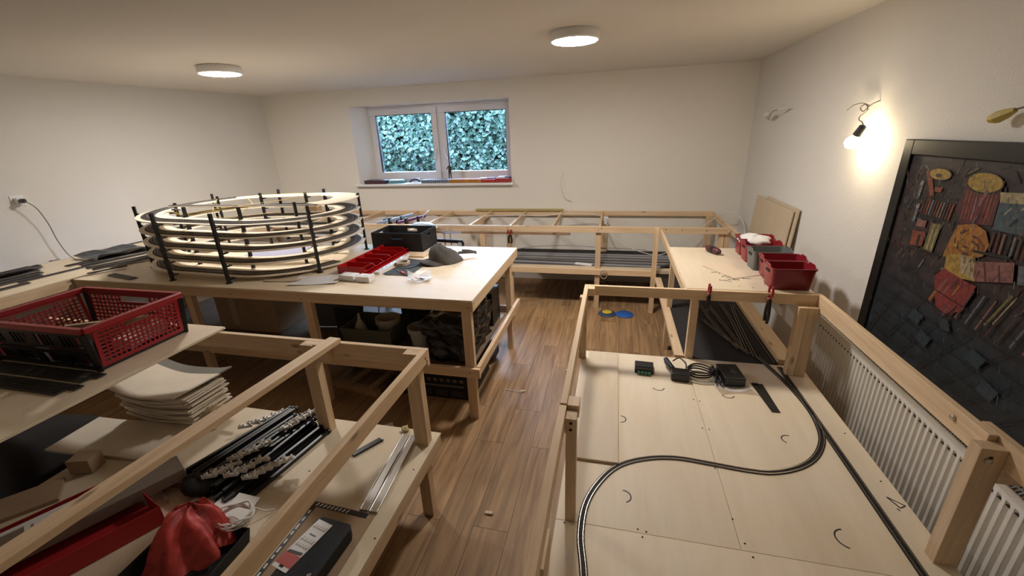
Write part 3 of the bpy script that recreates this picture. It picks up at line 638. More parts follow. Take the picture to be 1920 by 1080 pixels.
# fibreboard sheets leaning at right wall
for (a, c, zt_, zb_, lab, dx) in ((3.60, 4.50, 1.165, .42, 'front pale fibreboard sheet leaning against the right wall behind the small boxes', 0.0), (3.55, 4.28, 1.185, .42, 'rear pale fibreboard sheet leaning on the right wall, mostly covered', .018)):
    M = MB(); M.beam((1.285 + dx, (a + c) / 2, zb_), (1.335 + dx, (a + c) / 2, zt_), c - a, .008, CARDL, up=(1, 0, 0)); o = tag(M.build('fibreboard_sheet'), lab, 'board')
# ================================================================ SPIRAL RAMP
HX, HY, HA = -2.93, 2.945, .27
hx = thing('track_spiral', (HX, HY, T), 'tall oval spiral track ramp of pale plywood rings held by black posts', 'model railway spiral')
BIRCH = mat('birch_strip', (.84, .74, .58), .5, var=.06, vscale=12)
HPIT, HZ0 = .0935, 0
# phase 0 = front, at X = HX + HA, heading -X ; one turn: front straight, left arc, back straight, right arc
def hp(s, r):
    k = math.floor(s); f = s - k
    ls, la = 2 * HA, math.pi * .52; tot = 2 * ls + 2 * la; d = f * tot
    if d < ls: x, y, nx_, ny_ = HX + HA - d, HY - r, 0, -1
    elif d < ls + la:
        a = -math.pi / 2 - (d - ls) / la * math.pi; x, y, nx_, ny_ = HX - HA + r * math.cos(a), HY + r * math.sin(a), math.cos(a), math.sin(a)
    elif d < 2 * ls + la: x, y, nx_, ny_ = HX - HA + (d - ls - la), HY + r, 0, 1
    else:
        a = math.pi / 2 - (d - 2 * ls - la) / la * math.pi; x, y, nx_, ny_ = HX + HA + r * math.cos(a), HY + r * math.sin(a), math.cos(a), math.sin(a)
    return Vector((x, y, 0)), Vector((nx_, ny_, 0))
def hz(s): return .905 + HPIT * s       # height at phase s
def hframes(s0, s1, n):
    out = []
    for i in range(n + 1):
        s = s0 + (s1 - s0) * i / n; p, nn = hp(s, 0.0); 
        c, _ = hp(s, .001); out.append((Vector((c.x, c.y, hz(s))), nn, Vector((0, 0, 1))))
    return out
S0, S1, S2 = -.16, 4.42, 4.86
fr = hframes(S0, S2, 300)
MB().sweep(fr, [(.405, 0), (.612, 0), (.612, .006), (.405, .006)], BIRCH).build('ramp_board', hx)
fr2 = hframes(S0, S1, 280)
MB().sweep(fr2, [(.487, .0062), (.578, .0062), (.574, .010), (.491, .010)], ROADBED).build('roadbed', hx)
mb = MB(); sl = MB()
for c in (.512, .553):
    for d_ in (-.0085, .0085): mb.sweep(fr2, [(c + d_ - .001, .0115), (c + d_ + .001, .0115), (c + d_ + .001, .0145), (c + d_ - .001, .0145)], RAIL)
for i in range(900):
    s = S0 + (S1 - S0) * i / 899; p, nn = hp(s, .001); q = Vector((p.x, p.y, hz(s) + .0108))
    for c in (.512, .553): sl.beam(q + nn * (c - .015), q + nn * (c + .015), .005, .0016, TRK)
mb.build('rails', hx); sl.build('sleepers', hx)
outer = [(-3.705, 2.57), (-3.165, 2.29), (-2.655, 2.29), (-2.135, 2.60), (-2.155, 3.28), (-2.729, 3.598), (-3.249, 3.60), (-3.725, 3.29)]
inner = [(-3.50, 2.74), (-3.18, 2.545), (-2.675, 2.545), (-2.39, 2.78), (-2.369, 3.12), (-2.724, 3.33), (-3.212, 3.33), (-3.48, 3.12)]
def levels(x, y):
    # heights of the ramp underside at this plan angle
    best = None
    for i in range(200):
        p, nn = hp(i / 200, .5); d = (p.x - x) ** 2 + (p.y - y) ** 2
        if best is None or d < best[0]: best = (d, i / 200, nn)
    return [hz(best[1] + k) for k in range(-1, 5) if S0 < best[1] + k < S2], best[2]
for kind, lst in (('outer', outer), ('inner', inner)):
    for (x, y) in lst:
        zs, nn = levels(x, y)
        top = T + .50
        po = MB().obox((x, y, (T + top) / 2), (.020, .020, .5), BLACK, rot=(0, 0, math.atan2(nn.y, nn.x))).build('post', hx, bevel=.001)
        MB().lathe([(0, .0), (.024, 0), (.024, .004), (.012, .007), (0, .007)], BLACK, 14, Matrix.Translation((x, y, T))).build('foot', po)
        sg = -1 if kind == 'outer' else 1
        for z in zs:
            m_ = MB(); p = Vector((x, y, z - .006)); m_.beam(p + nn * (.010 * sg), p + nn * (.055 * sg), .018, .010, BLACK); 
            m_.beam(p + Vector((0, 0, -.004)) + nn * .013 * sg, p + Vector((0, 0, .022)) + nn * .013 * sg, .014, .005, BLACK)
            m_.build('bracket', po)
# short link board and track bridging the top
a_, b_ = Vector((-3.52, 2.72, 1.352)), Vector((-2.34, 2.97, 1.315))
MB().beam(a_, b_, .075, .006, BIRCH).build('link_board', hx)
MB().beam(a_ + Vector((0, 0, .006)), b_ + Vector((0, 0, .006)), .055, .005, ROADBED).build('link_roadbed', hx)
MB().obox((-2.36, 2.96, 1.295), (.09, .06, .035), pine(0)).build('support_block', hx)
# yellow wires
for k, P in enumerate([
    [(-3.47, 2.60, 1.30), (-3.42, 2.62, 1.325), (-3.3, 2.68, 1.285), (-3.1, 2.7, 1.315), (-2.8, 2.8, 1.33), (-2.5, 3.1, 1.30)],
    [(-3.50, 2.74, 1.33), (-3.46, 2.70, 1.29), (-3.36, 2.62, 1.30), (-3.25, 2.6, 1.312), (-3.0, 2.7, 1.34), (-2.7, 3.0, 1.355), (-2.72, 3.33, 1.365)],
    [(-3.212, 3.33, 1.345), (-3.12, 3.1, 1.36), (-2.9, 2.9, 1.34), (-2.88, 2.75, 1.29), (-2.68, 2.56, 1.305), (-2.45, 2.7, 1.315)],
    [(-3.48, 3.12, 1.35), (-3.3, 2.9, 1.32), (-3.1, 2.72, 1.27), (-2.9, 2.62, 1.28), (-2.7, 2.54, 1.30)],
    [(-3.21, 3.33, 1.35), (-3.0, 3.42, 1.352), (-2.72, 3.33, 1.365), (-2.5, 3.3, 1.33), (-2.40, 2.85, 1.31)]]):
    MB().tube(bez(P), .0022, YEL, 5).build('yellow_wire', hx, smooth=True)
MB().obox((-3.43, 2.68, 1.33), (.05, .025, .012), mat('terminal', (.12, .11, .09), .5), rot=(0, .1, .3)).build('terminal_block', hx)
# sheets on table inside and before the spiral
PB = mat('bluish_paper', (.34, .34, .44), .8)
def sheet(name, c, w, d, rot, m, z, label, cat='paper', curl=.004, th=.0006):
    M = Matrix.Translation((c[0], c[1], z)) @ Matrix.Rotation(rot, 4, 'Z'); mb = MB(); n = 8; vs = []
    for j in range(n + 1):
        for i in range(n + 1):
            u, v = i / n - .5, j / n - .5
            vs.append(M @ Vector((u * w, v * d, .0012 + curl * (abs(u) + abs(v)) ** 3 * 2)))
    k = len(vs); vs += [p + Vector((0, 0, th)) for p in vs]; N1 = n + 1
    fs = [(j * N1 + i, j * N1 + i + 1, (j + 1) * N1 + i + 1, (j + 1) * N1 + i) for j in range(n) for i in range(n)]
    fs += [tuple(q + k for q in f) for f in fs]
    mb.add(vs, fs, m); return tag(mb.build(name, smooth=True), label, cat)
sheet('paper_sheet', (-2.95, 3.10), .50, .36, .2, PB, T, 'bluish paper sheet on the table inside the spiral')
sheet('paper_sheet', (-2.03, 2.43), .34, .20, .25, PAPER, T, 'white printed paper sheet at table front edge, left of the white blocks')
sheet('paper_sheet', (-2.30, 2.46), .26, .20, .1, mat('buff_paper', (.56, .46, .34), .8), T, 'buff paper sheet on the table in front of the spiral')

# ================================================================ THINGS ON CENTRE TABLE
def open_box(mb, M, w, d, h, t, m, flare=0.0):
    # open-topped box, walls of thickness t, top wider by flare
    f = flare
    def q(x, y, z): return M @ Vector((x, y, z))
    ob = [(-w / 2, -d / 2), (w / 2, -d / 2), (w / 2, d / 2), (-w / 2, d / 2)]
    ot = [(x * (1 + 2 * f / w), y * (1 + 2 * f / d)) for x, y in ob]
    sh = lambda P, k: [(x - math.copysign(k, x), y - math.copysign(k, y)) for x, y in P]
    ib, it = sh(ob, t), sh(ot, t)
    vs = [q(x, y, 0) for x, y in ob] + [q(x, y, h) for x, y in ot] + [q(x, y, h) for x, y in it] + [q(x, y, t) for x, y in ib]
    fs = [(3, 2, 1, 0), (12, 13, 14, 15)]
    for a in range(4):
        b2 = (a + 1) % 4; fs += [(a, b2, 4 + b2, 4 + a), (4 + a, 4 + b2, 8 + b2, 8 + a), (8 + a, 8 + b2, 12 + b2, 12 + a)]
    mb.add(vs, fs, m)
# black storage crate with handle slots
t = thing('storage_box', (-1.82, 3.40, T), 'black square storage box with handle slots beside the red bins', 'box')
bx0, bx1, by0, by1, bz0, bz1 = -2.06, -1.585, 3.235, 3.555, T + .001, 1.035
mb = MB(); th = .006
mb.box(bx0, bx1, by0, by1, bz0, bz0 + th, BLACKM)
def slot_wall(axis, c0, c1, fixed, hw=.05, z0=bz0, z1=bz1, hz0=-.052, hz1=-.025, m=BLACKM):
    mid = (c0 + c1) / 2; a, b2 = z1 + hz0, z1 + hz1
    for (u0, u1, w0, w1) in ((c0, c1, z0, a), (c0, c1, b2, z1), (c0, mid - hw, a, b2), (mid + hw, c1, a, b2)):
        if axis == 'x': mb.box(u0, u1, fixed, fixed + th, w0, w1, m)
        else: mb.box(fixed, fixed + th, u0, u1, w0, w1, m)
slot_wall('x', bx0, bx1, by0); slot_wall('x', bx0, bx1, by1 - th)
slot_wall('y', by0 + th, by1 - th, bx0, .035); slot_wall('y', by0 + th, by1 - th, bx1 - th, .035)
mb.build('shell', t)
# red stackable bins
proto = thing('parts_bin', (0, 0, 0), 'x', 'parts bin', 'red stackable parts bins')
mb = MB(); w, d, h = .25, .118, .058
def Q(P): return P
t_ = .003
mb.box(-w / 2, w / 2, -d / 2, d / 2, 0, t_, RED)
mb.prism([(-w / 2, t_), (w / 2 - .055, t_), (w / 2 - .035, .028), (w / 2, h * .62), (w / 2 - .03, h), (-w / 2, h)], -d / 2, -d / 2 + t_, RED, Matrix.Rotation(math.pi / 2, 4, 'X'))
mb.prism([(-w / 2, t_), (w / 2 - .055, t_), (w / 2 - .035, .028), (w / 2, h * .62), (w / 2 - .03, h), (-w / 2, h)], d / 2 - t_, d / 2, RED, Matrix.Rotation(math.pi / 2, 4, 'X'))
mb.box(-w / 2, -w / 2 + t_, -d / 2 + t_, d / 2 - t_, t_, h, RED)
mb.beam((w / 2 - .045, 0, t_), (w / 2 - .012, 0, .030), d - 2 * t_, .003, RED, up=(1, 0, 0))
mb.build('shell', proto)
MB().box(-w / 2 - .004, -w / 2, -d / 2 + .01, d / 2 - .01, h - .012, h, RED).build('hanging_lip', proto)
labs = ['nearest of the red parts bins, beside the white blocks', 'second red parts bin from the front of the row', 'third red parts bin from the front of the row', 'third red parts bin from the back of the row', 'second red parts bin from the black storage box', 'rearmost red parts bin, against the black storage box']
for i in range(6):
    o = proto if i == 0 else copy_tree(proto)
    s = i / 5; o.location = (-1.842 + .01 * s, 2.64 + .122 * i * .96, T + .001); o.rotation_euler = (0, 0, -.05 + .03 * (i % 2)); o['label'] = labs[i]
# white perforated strip
t = thing('plastic_strip', (-1.66, 2.86, T), 'long white perforated plastic strip lying beside the red bins', 'strip')
MB().beam((-1.665, 2.61, T + .010), (-1.655, 3.10, T + .010), .042, .018, WHITE).build('strip', t, bevel=.002)
mb = MB()
for k in range(9): mb.lathe([(0, .0006), (.004, .0006), (.004, -.0006), (0, -.0006)], DARKHOLE, 10, Matrix.Translation((-1.664 + .001 * k, 2.64 + .052 * k, T + .0197)))
mb.build('holes', t)
# white socket blocks
t = thing('plastic_block', (-1.80, 2.47, T), 'left one of two white plastic blocks at the front of the red bins', 'plastic block', 'white plastic blocks')
MB().obox((-1.80, 2.475, T + .022), (.125, .075, .042), WHITE, rot=(0, 0, -.1)).build('body', t, bevel=.004)
mb = MB(); [mb.obox((-1.84 + .04 * k, 2.479 - .004 * k, T + .044), (.028, .05, .002), PAPER, rot=(0, 0, -.1)) for k in range(3)]; mb.build('raised_keys', t)
t = thing('plastic_block', (-1.66, 2.46, T), 'right one of two white plastic blocks at the front of the red bins', 'plastic block', 'white plastic blocks')
MB().obox((-1.665, 2.462, T + .022), (.105, .075, .042), WHITE, rot=(0, 0, -.05)).build('body', t, bevel=.004)
mb = MB(); [mb.obox((-1.69 + .045 * k, 2.464, T + .044), (.030, .05, .002), PAPER, rot=(0, 0, -.05)) for k in range(2)]; mb.build('raised_keys', t)
# grey cloth, tape roll, glasses, screwdriver
sheet('felt_sheet', (-1.505, 2.80), .21, .40, -.02, mat('grey_felt', (.06, .062, .064), .9), T, 'dark grey sheet on the table between strip and cap', 'sheet')
TA = mat('masking_tape', (.55, .42, .28), .6)
tag(MB().lathe([(.040, 0), (.055, 0), (.055, .022), (.040, .022), (.040, 0)], TA, 32, Matrix.Translation((-1.585, 2.865, T + .003))).build('tape_roll', smooth='auto'), 'roll of beige masking tape lying on dark grey sheet', 'tape roll')
t = thing('screwdriver', (-1.50, 2.68, T), 'small screwdriver with red handle on the dark grey sheet', 'screwdriver')
MB().tube([(-1.57, 2.72, T + .009), (-1.50, 2.665, T + .009)], .0025, STEEL, 8).build('shaft', t); MB().tube([(-1.50, 2.665, T + .010), (-1.495, 2.66, T + .010), (-1.455, 2.625, T + .010), (-1.45, 2.62, T + .010)], [.005, .008, .008, .005], RED, 10).build('handle', t, smooth=True)
t = thing('screwdriver', (-1.80, 2.6, T), 'thin screwdriver with yellow handle standing in the nearest red bin', 'screwdriver')
MB().tube([(-1.84, 2.60, T + .008), (-1.77, 2.63, T + .045)], .002, STEEL, 8).build('shaft', t); MB().tube([(-1.77, 2.63, T + .045), (-1.72, 2.65, T + .070)], .006, RED, 8).build('handle', t)
t = thing('safety_glasses', (-1.47, 2.78, T), 'clear glasses with dark rims lying on the dark grey sheet', 'glasses')
MB().tube(bez([(-1.52, 2.74, T + .012), (-1.50, 2.79, T + .02), (-1.46, 2.80, T + .02), (-1.44, 2.83, T + .02), (-1.43, 2.88, T + .012), (-1.45, 2.84, T + .006), (-1.49, 2.77, T + .006), (-1.52, 2.74, T + .012)]), .003, BLACK, 6).build('rims', t, smooth=True)
MB().tube(bez([(-1.52, 2.74, T + .015), (-1.46, 2.70, T + .01), (-1.42, 2.68, T + .005)]), .002, BLACK, 6).build('temple', t)
CLR = mat('clear_plastic_bag', (.85, .85, .88), .2, alpha=.35)
sheet('plastic_bag', (-1.295, 2.55), .165, .20, .45, CLR, T, 'small clear plastic bag with white slips on the table front right', 'plastic bag', curl=.02)
mb = MB(); [mb.obox((-1.33 + .035 * k, 2.53 + .02 * (k % 2), T + .006), (.025, .09, .002), PAPER, rot=(0, 0, .9 + .2 * k)) for k in range(3)]
tag(mb.build('paper_slips'), 'white paper slips inside the small clear plastic bag', 'paper')
t = bar('wood_offcut', -1.63, -1.50, 3.06, 3.16, T + .001, T + .012, None, pine(0)); tag(t, 'thin pale wood offcut lying before the black storage box', 'wood offcut')
# cap
FAB = mat('charcoal_fabric', (.085, .078, .074), .9, bump=.25, bscale=90, var=.2, vscale=14)
t = thing('baseball_cap', (-1.30, 2.97, T), 'charcoal grey fabric cap with visor and rear strap loop on the table', 'cap')
dirv = math.radians(218)   # visor direction
Mc = Matrix.Translation((-1.265, 2.98, T)) @ Matrix.Rotation(dirv, 4, 'Z') @ Matrix.Scale(1.2, 4)
vs = []; fs = []; nr, ns = 12, 36
for j in range(nr + 1):
    ph = j / nr * math.pi / 2
    for i in range(ns):
        a = 2 * math.pi * i / ns; rx, ry, hh = .108, .085, .125
        cr_ = math.cos(ph) ** .75
        bump_ = 1 + .03 * math.sin(5 * a + 1.3 * j * .4) * (1 - j / nr) 
        x = rx * cr_ * math.cos(a) * bump_ + .03 * math.sin(ph); y = ry * cr_ * math.sin(a) * bump_
        z = hh * math.sin(ph) * (1 - .28 * max(0, -math.cos(a)) ) + .004 * math.sin(9 * a + j)
        vs.append(Mc @ Vector((x, y, max(.002, z))))
for j in range(nr):
    for i in range(ns): fs.append((j * ns + i, j * ns + (i + 1) % ns, (j + 1) * ns + (i + 1) % ns, (j + 1) * ns + i))
fs.append(tuple(nr * ns + i for i in range(ns)))
MB().add(vs, fs, FAB).build('crown', t, smooth=True)
vs = []; nn_ = 18
for L_ in range(2):
    for j in range(5):
        for i in range(nn_ + 1):
            a = -1.15 + 2.3 * i / nn_; rr0 = .10; ex = .085 * math.cos(a * 1.2) ** .5 if math.cos(a * 1.2) > 0 else 0
            r0x, r0y = .095 * math.cos(a), .083 * math.sin(a)
            k = j / 4; vs.append(Mc @ Vector((r0x + ex * k, r0y * (1 + .10 * k), .034 - .028 * (a / 1.15) ** 2 - .010 * k + .004 * L_)))
N1 = nn_ + 1; fs = []
for L_ in range(2):
    o = L_ * 5 * N1
    fs += [(o + j * N1 + i, o + j * N1 + i + 1, o + (j + 1) * N1 + i + 1, o + (j + 1) * N1 + i) for j in range(4) for i in range(nn_)]
o2 = 5 * N1; fs += [(4 * N1 + i, 4 * N1 + i + 1, o2 + 4 * N1 + i + 1, o2 + 4 * N1 + i) for i in range(nn_)]
MB().add(vs, fs, FAB).build('visor', t, smooth=True)
lp = [Mc @ Vector(p) for p in ((-.095, .045, .07), (-.15, .045, .06), (-.20, .02, .035), (-.205, -.02, .03), (-.15, -.045, .03), (-.095, -.045, .035))]
P = bez(lp, 6); mb = MB()
fr_ = []
for i, p in enumerate(P):
    d = (P[min(i + 1, len(P) - 1)] - P[max(i - 1, 0)]).normalized(); u = Vector((0, 0, 1)); r = d.cross(u).normalized(); fr_.append((p, r, u))
mb.sweep(fr_, [(-.0015, -.011), (.0015, -.011), (.0015, .011), (-.0015, .011)], FAB); mb.build('strap', t)
MB().lathe([(0, .008), (.006, .006), (.008, 0)], FAB, 12, Mc @ Matrix.Translation((.03, 0, .122))).build('button', t, smooth=True)

# ================================================================ GREY TRACK STRIPS ON THE LEFT TABLE
TZ = T + .012
def strip(p0, p1, w, label, group='grey track strips on the left table', z=TZ, h=.008, m=None, name='track_strip', cat='track strip'):
    p0 = Vector((p0[0], p0[1], z + h / 2 + .001)); p1 = Vector((p1[0], p1[1], z + h / 2 + .001))
    t = thing(name, (p0 + p1) / 2 - Vector((0, 0, h / 2)), label, cat, group)
    MB().beam(p0, p1, w, h * .6, m or STRIP).build('bed', t)
    mb = MB(); d = (p1 - p0).normalized(); r = d.cross(Vector((0, 0, 1)))
    for s_ in (-.3, -.12, .12, .3): mb.beam(p0 + r * s_ * w + Vector((0, 0, h * .4)), p1 + r * s_ * w + Vector((0, 0, h * .4)), w * .05, h * .3, TRK)
    mb.build('ridges', t)
    return t
G = 'grey track strips on the left table'
lst = [((-4.86, 1.6), (-4.80, 2.44), .075, 0), ((-4.77, 1.5), (-4.72, 2.40), .075, 1), ((-4.66, 1.6), (-4.63, 2.33), .08, 2), ((-4.55, 1.5), (-4.50, 2.28), .07, 3), ((-4.44, 1.6), (-4.40, 2.22), .06, 4),
       ((-4.27, 1.5), (-4.25, 2.06), .055, 5), ((-4.34, 2.05), (-4.28, 2.72), .04, 6), ((-4.50, 2.45), (-4.44, 3.05), .065, 7), ((-4.42, 2.5), (-4.30, 3.2), .065, 8), ((-4.33, 2.46), (-4.16, 3.1), .065, 9),
       ((-4.22, 2.42), (-4.02, 3.0), .065, 10), ((-4.12, 2.40), (-3.95, 2.86), .06, 11), ((-4.88, 2.55), (-4.86, 3.05), .02, 12), ((-4.83, 2.9), (-4.80, 3.3), .03, 13), ((-4.03, 2.30), (-3.92, 2.52), .04, 14)]
desc = ['against the wall at the left picture edge', 'second from the wall at the left picture edge', 'third from the wall at the left picture edge', 'fourth from the wall at the left picture edge', 'fifth from the wall at the left picture edge',
        'short, nearest the front edge of the left table', 'thin, along the front edge of the left table', 'touching the folded plastic sheet', 'just right of the folded plastic sheet', 'in the middle of the fan beside the spiral', 'second from the right in the fan beside the spiral', 'rightmost in the fan beside the spiral', 'very thin, along the wall below the socket', 'thin, along the wall farthest from the camera', 'short, at the foot of the spiral']
for (a, b2, w, k) in lst: strip(a, b2, w, 'grey track strip ' + desc[k], G, TZ + (.0 if k % 2 == 0 else .0), .010 if k < 5 else .008)
for k in range(4): strip((-4.72 + .03 * k, 1.45), (-4.68 + .03 * k, 2.36 - .03 * k), .07, ['lowest', 'second', 'third', 'topmost'][k] + ' grey track strip in the stack at the left picture edge', G, TZ + .011 * (k + 1), .010)
strip((-3.84, 2.34), (-3.52, 2.275), .055, 'short grey strip on centre table in front of the spiral', None, T)
# folded dark plastic on left table
mb = MB(); vs = []
for j in range(7):
    for i in range(7): vs.append((-4.68 + .055 * i + .02 * j, 2.62 + .07 * j, TZ + .012 + .02 * abs(math.sin(i * 1.3 + j)) + (.03 if i in (0, 6) else 0)))
mb.add(vs, [(j * 7 + i, j * 7 + i + 1, (j + 1) * 7 + i + 1, (j + 1) * 7 + i) for j in range(6) for i in range(6)], mat('dark_film', (.07, .075, .08), .35))
tag(mb.build('plastic_sheet'), 'crumpled dark grey plastic sheet on the left table near the wall', 'plastic sheet')
tag(MB().lathe([(0, .02), (.022, .018), (.024, 0), (0, 0)], mat('brown_plug', (.05, .03, .02), .5), 14, Matrix.Translation((-4.40, 2.60, TZ + .001))).build('cord_plug', smooth='auto'), 'small brown round plug at the end of the wall socket cord', 'plug')

# ================================================================ RED CRATE AND TRACKS ON THE UPPER BOARD
cz = .906
t = thing('folding_crate', (-2.42, 1.33, cz), 'red and black perforated folding crate on the loose upper board', 'crate')
cx0, cx1, cy0, cy1, chh = -2.735, -2.12, 1.125, 1.515, .205
def lattice(mb, O, U, V, nu, nv, bw, th, m, skip=None, frame=.016):
    O, U, V = Vector(O), Vector(U), Vector(V); Wn = U.cross(V).normalized() * th; lu, lv = U.length, V.length; u, v = U.normalized(), V.normalized()
    def q(a0, a1, b0, b1): 
        P = [O + u * a0 + v * b0, O + u * a1 + v * b0, O + u * a1 + v * b1, O + u * a0 + v * b1]
        mb.add(P + [p + Wn for p in P], [(3, 2, 1, 0), (4, 5, 6, 7), (0, 1, 5, 4), (1, 2, 6, 5), (2, 3, 7, 6), (3, 0, 4, 7)], m)
    q(0, lu, 0, frame); q(0, lu, lv - frame, lv); q(0, frame, frame, lv - frame); q(lu - frame, lu, frame, lv - frame)
    for i in range(1, nu):
        a = frame + (lu - 2 * frame) * i / nu
        if skip and skip[0] < a < skip[1]: q(a - bw / 2, a + bw / 2, frame, skip[2])
        else: q(a - bw / 2, a + bw / 2, frame, lv - frame)
    for j in range(1, nv):
        b_ = frame + (lv - 2 * frame) * j / nv
        if skip and b_ > skip[2]: q(frame, skip[0], b_ - bw / 2, b_ + bw / 2); q(skip[1], lu - frame, b_ - bw / 2, b_ + bw / 2)
        else: q(frame, lu - frame, b_ - bw / 2, b_ + bw / 2)
    if skip: q(skip[0] - .008, skip[1] + .008, skip[2] - .008, skip[2]); q(skip[0] - .008, skip[0], skip[2], lv - frame); q(skip[1], skip[1] + .008, skip[2], lv - frame)
fl = .018
mb = MB(); lattice(mb, (cx1, cy0 + .01, cz + .014), (0, cy1 - cy0 - .02, 0), (fl, 0, chh - .03), 16, 8, .007, .004, RED2, (.12, .27, .14)); mb.build('side_panel', t)
mb = MB(); lattice(mb, (cx0, cy1 - .01, cz + .014), (0, -(cy1 - cy0 - .02), 0), (-fl, 0, chh - .03), 16, 8, .007, .004, RED2, (.12, .27, .14)); mb.build('side_panel', t)
mb = MB(); lattice(mb, (cx0, cy0, cz + .012), (cx1 - cx0, 0, 0), (0, -fl, .085), 4, 1, .05, .006, BLACK); lattice(mb, (cx0, cy0 - fl * .45, cz + .10), (cx1 - cx0, 0, 0), (0, -fl * .5, .085), 4, 1, .05, .006, BLACK)
for k in range(2):
    for g in range(9): mb.beam((cx0 + .06 + k * .3 + g * .024, cy0 - .003, cz + .03), (cx0 + .06 + k * .3 + g * .024, cy0 - .01, cz + .085), .010, .005, BLACK, up=(0, 1, 0)); mb.beam((cx0 + .06 + k * .3 + g * .024, cy0 - .012, cz + .115), (cx0 + .06 + k * .3 + g * .024, cy0 - .018, cz + .17), .010, .005, BLACK, up=(0, 1, 0))
mb.build('front_panel', t)
mb = MB(); lattice(mb, (cx1, cy1, cz + .012), (cx0 - cx1, 0, 0), (0, fl, chh - .03), 20, 7, .009, .005, RED2, (.2, .4, .13)); mb.build('back_panel', t)
mb = MB()
for a, c in (((cx1 + fl, cy0 - fl), (cx1 + fl, cy1 + fl)), ((cx0 - fl, cy0 - fl), (cx0 - fl, cy1 + fl)), ((cx0 - fl, cy0 - fl), (cx1 + fl, cy0 - fl)), ((cx0 - fl, cy1 + fl), (cx1 + fl, cy1 + fl))):
    mb.beam((a[0], a[1], cz + chh - .008), (c[0], c[1], cz + chh - .008), .022, .026, RED2)
mb.build('rim', t, bevel=.003)
mb = MB(); mb.box(cx0, cx1, cy0, cy1, cz, cz + .012, BLACK)
for (x, y) in ((cx0, cy0), (cx1, cy0), (cx0, cy1), (cx1, cy1)):
    sx = 1 if x == cx1 else -1; sy = 1 if y == cy1 else -1
    mb.beam((x, y, cz), (x + sx * fl * .9, y + sy * fl * .9, cz + chh - .02), .02, .02, BLACK)
mb.build('base', t)
LIN = mat('red_inlay', (.20, .015, .022), .5)
mb = MB(); [mb.obox((cx0 + .15 + .3 * (k % 2), cy0 + .006 - .012 * (k // 2), cz + .055 + .088 * (k // 2)), (.21, .003, .062), LIN) for k in range(4)]; mb.build('front_inlay', t)
# loose contents
tag(MB().obox((-2.36, 1.36, cz + .07), (.34, .012, .11), CARDL, rot=(.25, 0, .5)).build('wood_offcut'), 'pale wood offcut standing inside the red crate', 'wood offcut')
tag(MB().obox((-2.22, 1.38, cz + .05), (.10, .20, .05), PAPER, rot=(.1, 0, .1)).build('white_packet'), 'white packet lying inside the red crate near its right side', 'packet')
dd = ['rearmost long dark track strip on the upper board before the crate', 'second long dark track strip from the crate', 'third long dark track strip from the crate', 'nearest long dark track strip on the upper board']
for k, (y, x1_) in enumerate(((1.088, -2.06), (1.050, -2.09), (1.000, -2.05), (.960, -2.09))):
    strip((-3.0, y), (x1_, y), .034, dd[k], 'dark track strips before the crate', .906 if k != 9 else .906, .008, mat('dark_strip', (.040, .034, .032), .6))

# ================================================================ LOW DECK, NEAR LEFT
zF = ZL - .0095
# foam sheet stack
FOAM = mat('packing_foam', (.82, .73, .60), .85, var=.05)
FOAMG = mat('grey_foam', (.22, .21, .18), .9, bump=.3, bscale=200)
def foam(z, ox, oy, w, d, rot, m, label, curl=.03, th=.008, group='curved packing foam sheets in the stack'):
    M = Matrix.Translation((-2.33 + ox, 1.50 + oy, z)) @ Matrix.Rotation(rot, 4, 'Z'); n = 14; vs = []
    for j in range(n + 1):
        for i in range(n + 1):
            u, v = i / n - .5, j / n - .5
            vs.append(M @ Vector((u * w, v * d, curl * (2 * u) ** 2 - curl * .5 * v * u + .003 * math.sin(9 * u + ox * 90))))
    k = len(vs); vs += [p + Vector((0, 0, th)) for p in vs]; N1 = n + 1
    top = [(j * N1 + i, j * N1 + i + 1, (j + 1) * N1 + i + 1, (j + 1) * N1 + i) for j in range(n) for i in range(n)]
    fs = top + [tuple(q + k for q in f) for f in top]
    ed = [j * N1 for j in range(N1)] + [n * N1 + i for i in range(1, N1)] + [j * N1 + n for j in range(n - 1, -1, -1)] + [i for i in range(n - 1, 0, -1)]
    fs += [(ed[i], ed[(i + 1) % len(ed)], ed[(i + 1) % len(ed)] + k, ed[i] + k) for i in range(len(ed))]
    return tag(MB().add(vs, fs, m).build('foam_sheet', smooth='auto'), label, 'foam sheet', group)
foam(zF + .001, -.06, -.24, .68, .26, .08, FOAM, 'flat wide pale foam sheet lying under the foam stack', .002, .012, None)
NS = 13
for k in range(NS):
    foam(zF + .022 + k * .0115, random.uniform(-.012, .012), random.uniform(-.012, .012), .47 + random.uniform(-.01, .01), .23, random.uniform(-.05, .05), FOAM, 'pale curved foam sheet in the middle of the stack, under the wide top one', .022 + .0008 * k)
foam(zF + .186, .01, .085, .46, .17, .02, FOAMG, 'grey foam sheet near the top of the foam stack, showing only at the back', .034, .009, None)
foam(zF + .198, -.01, -.035, .53, .25, -.06, FOAM, 'wide pale foam sheet topmost on the foam stack', .036, .008, None)
# thin wooden slats at stack side
gp = 'thin pale slats beside the foam stack'
for k in range(6):
    o = MB().beam((-2.11 + .022 * k, 1.38 + .006 * k, zF + .005), (-2.06 + .022 * k, 1.46 + .008 * k, zF + .10 + .008 * (k % 3)), .018, .004, wood('slat', (.72, .60, .42), (.6, .46, .3), 2, 5, .1, .5, 1, False), up=(1, 0, 0)).build('wood_strip'); tag(o, 'thin pale slat leaning against the right side of the foam stack', 'slat', gp)
# long red tray with grey box and label
tr = thing('long_tray', (-1.95, .75, zF), 'long red cardboard tray lying on the near left deck', 'tray')
RC = mat('red_card', (.40, .018, .022), .55)
dt = (Vector((-1.72, .66, 0)) - Vector((-1.60, .915, 0)))
Pn, dl = Vector((-1.69, .895, 0)), Vector((-.30, -.58, 0)).normalized()
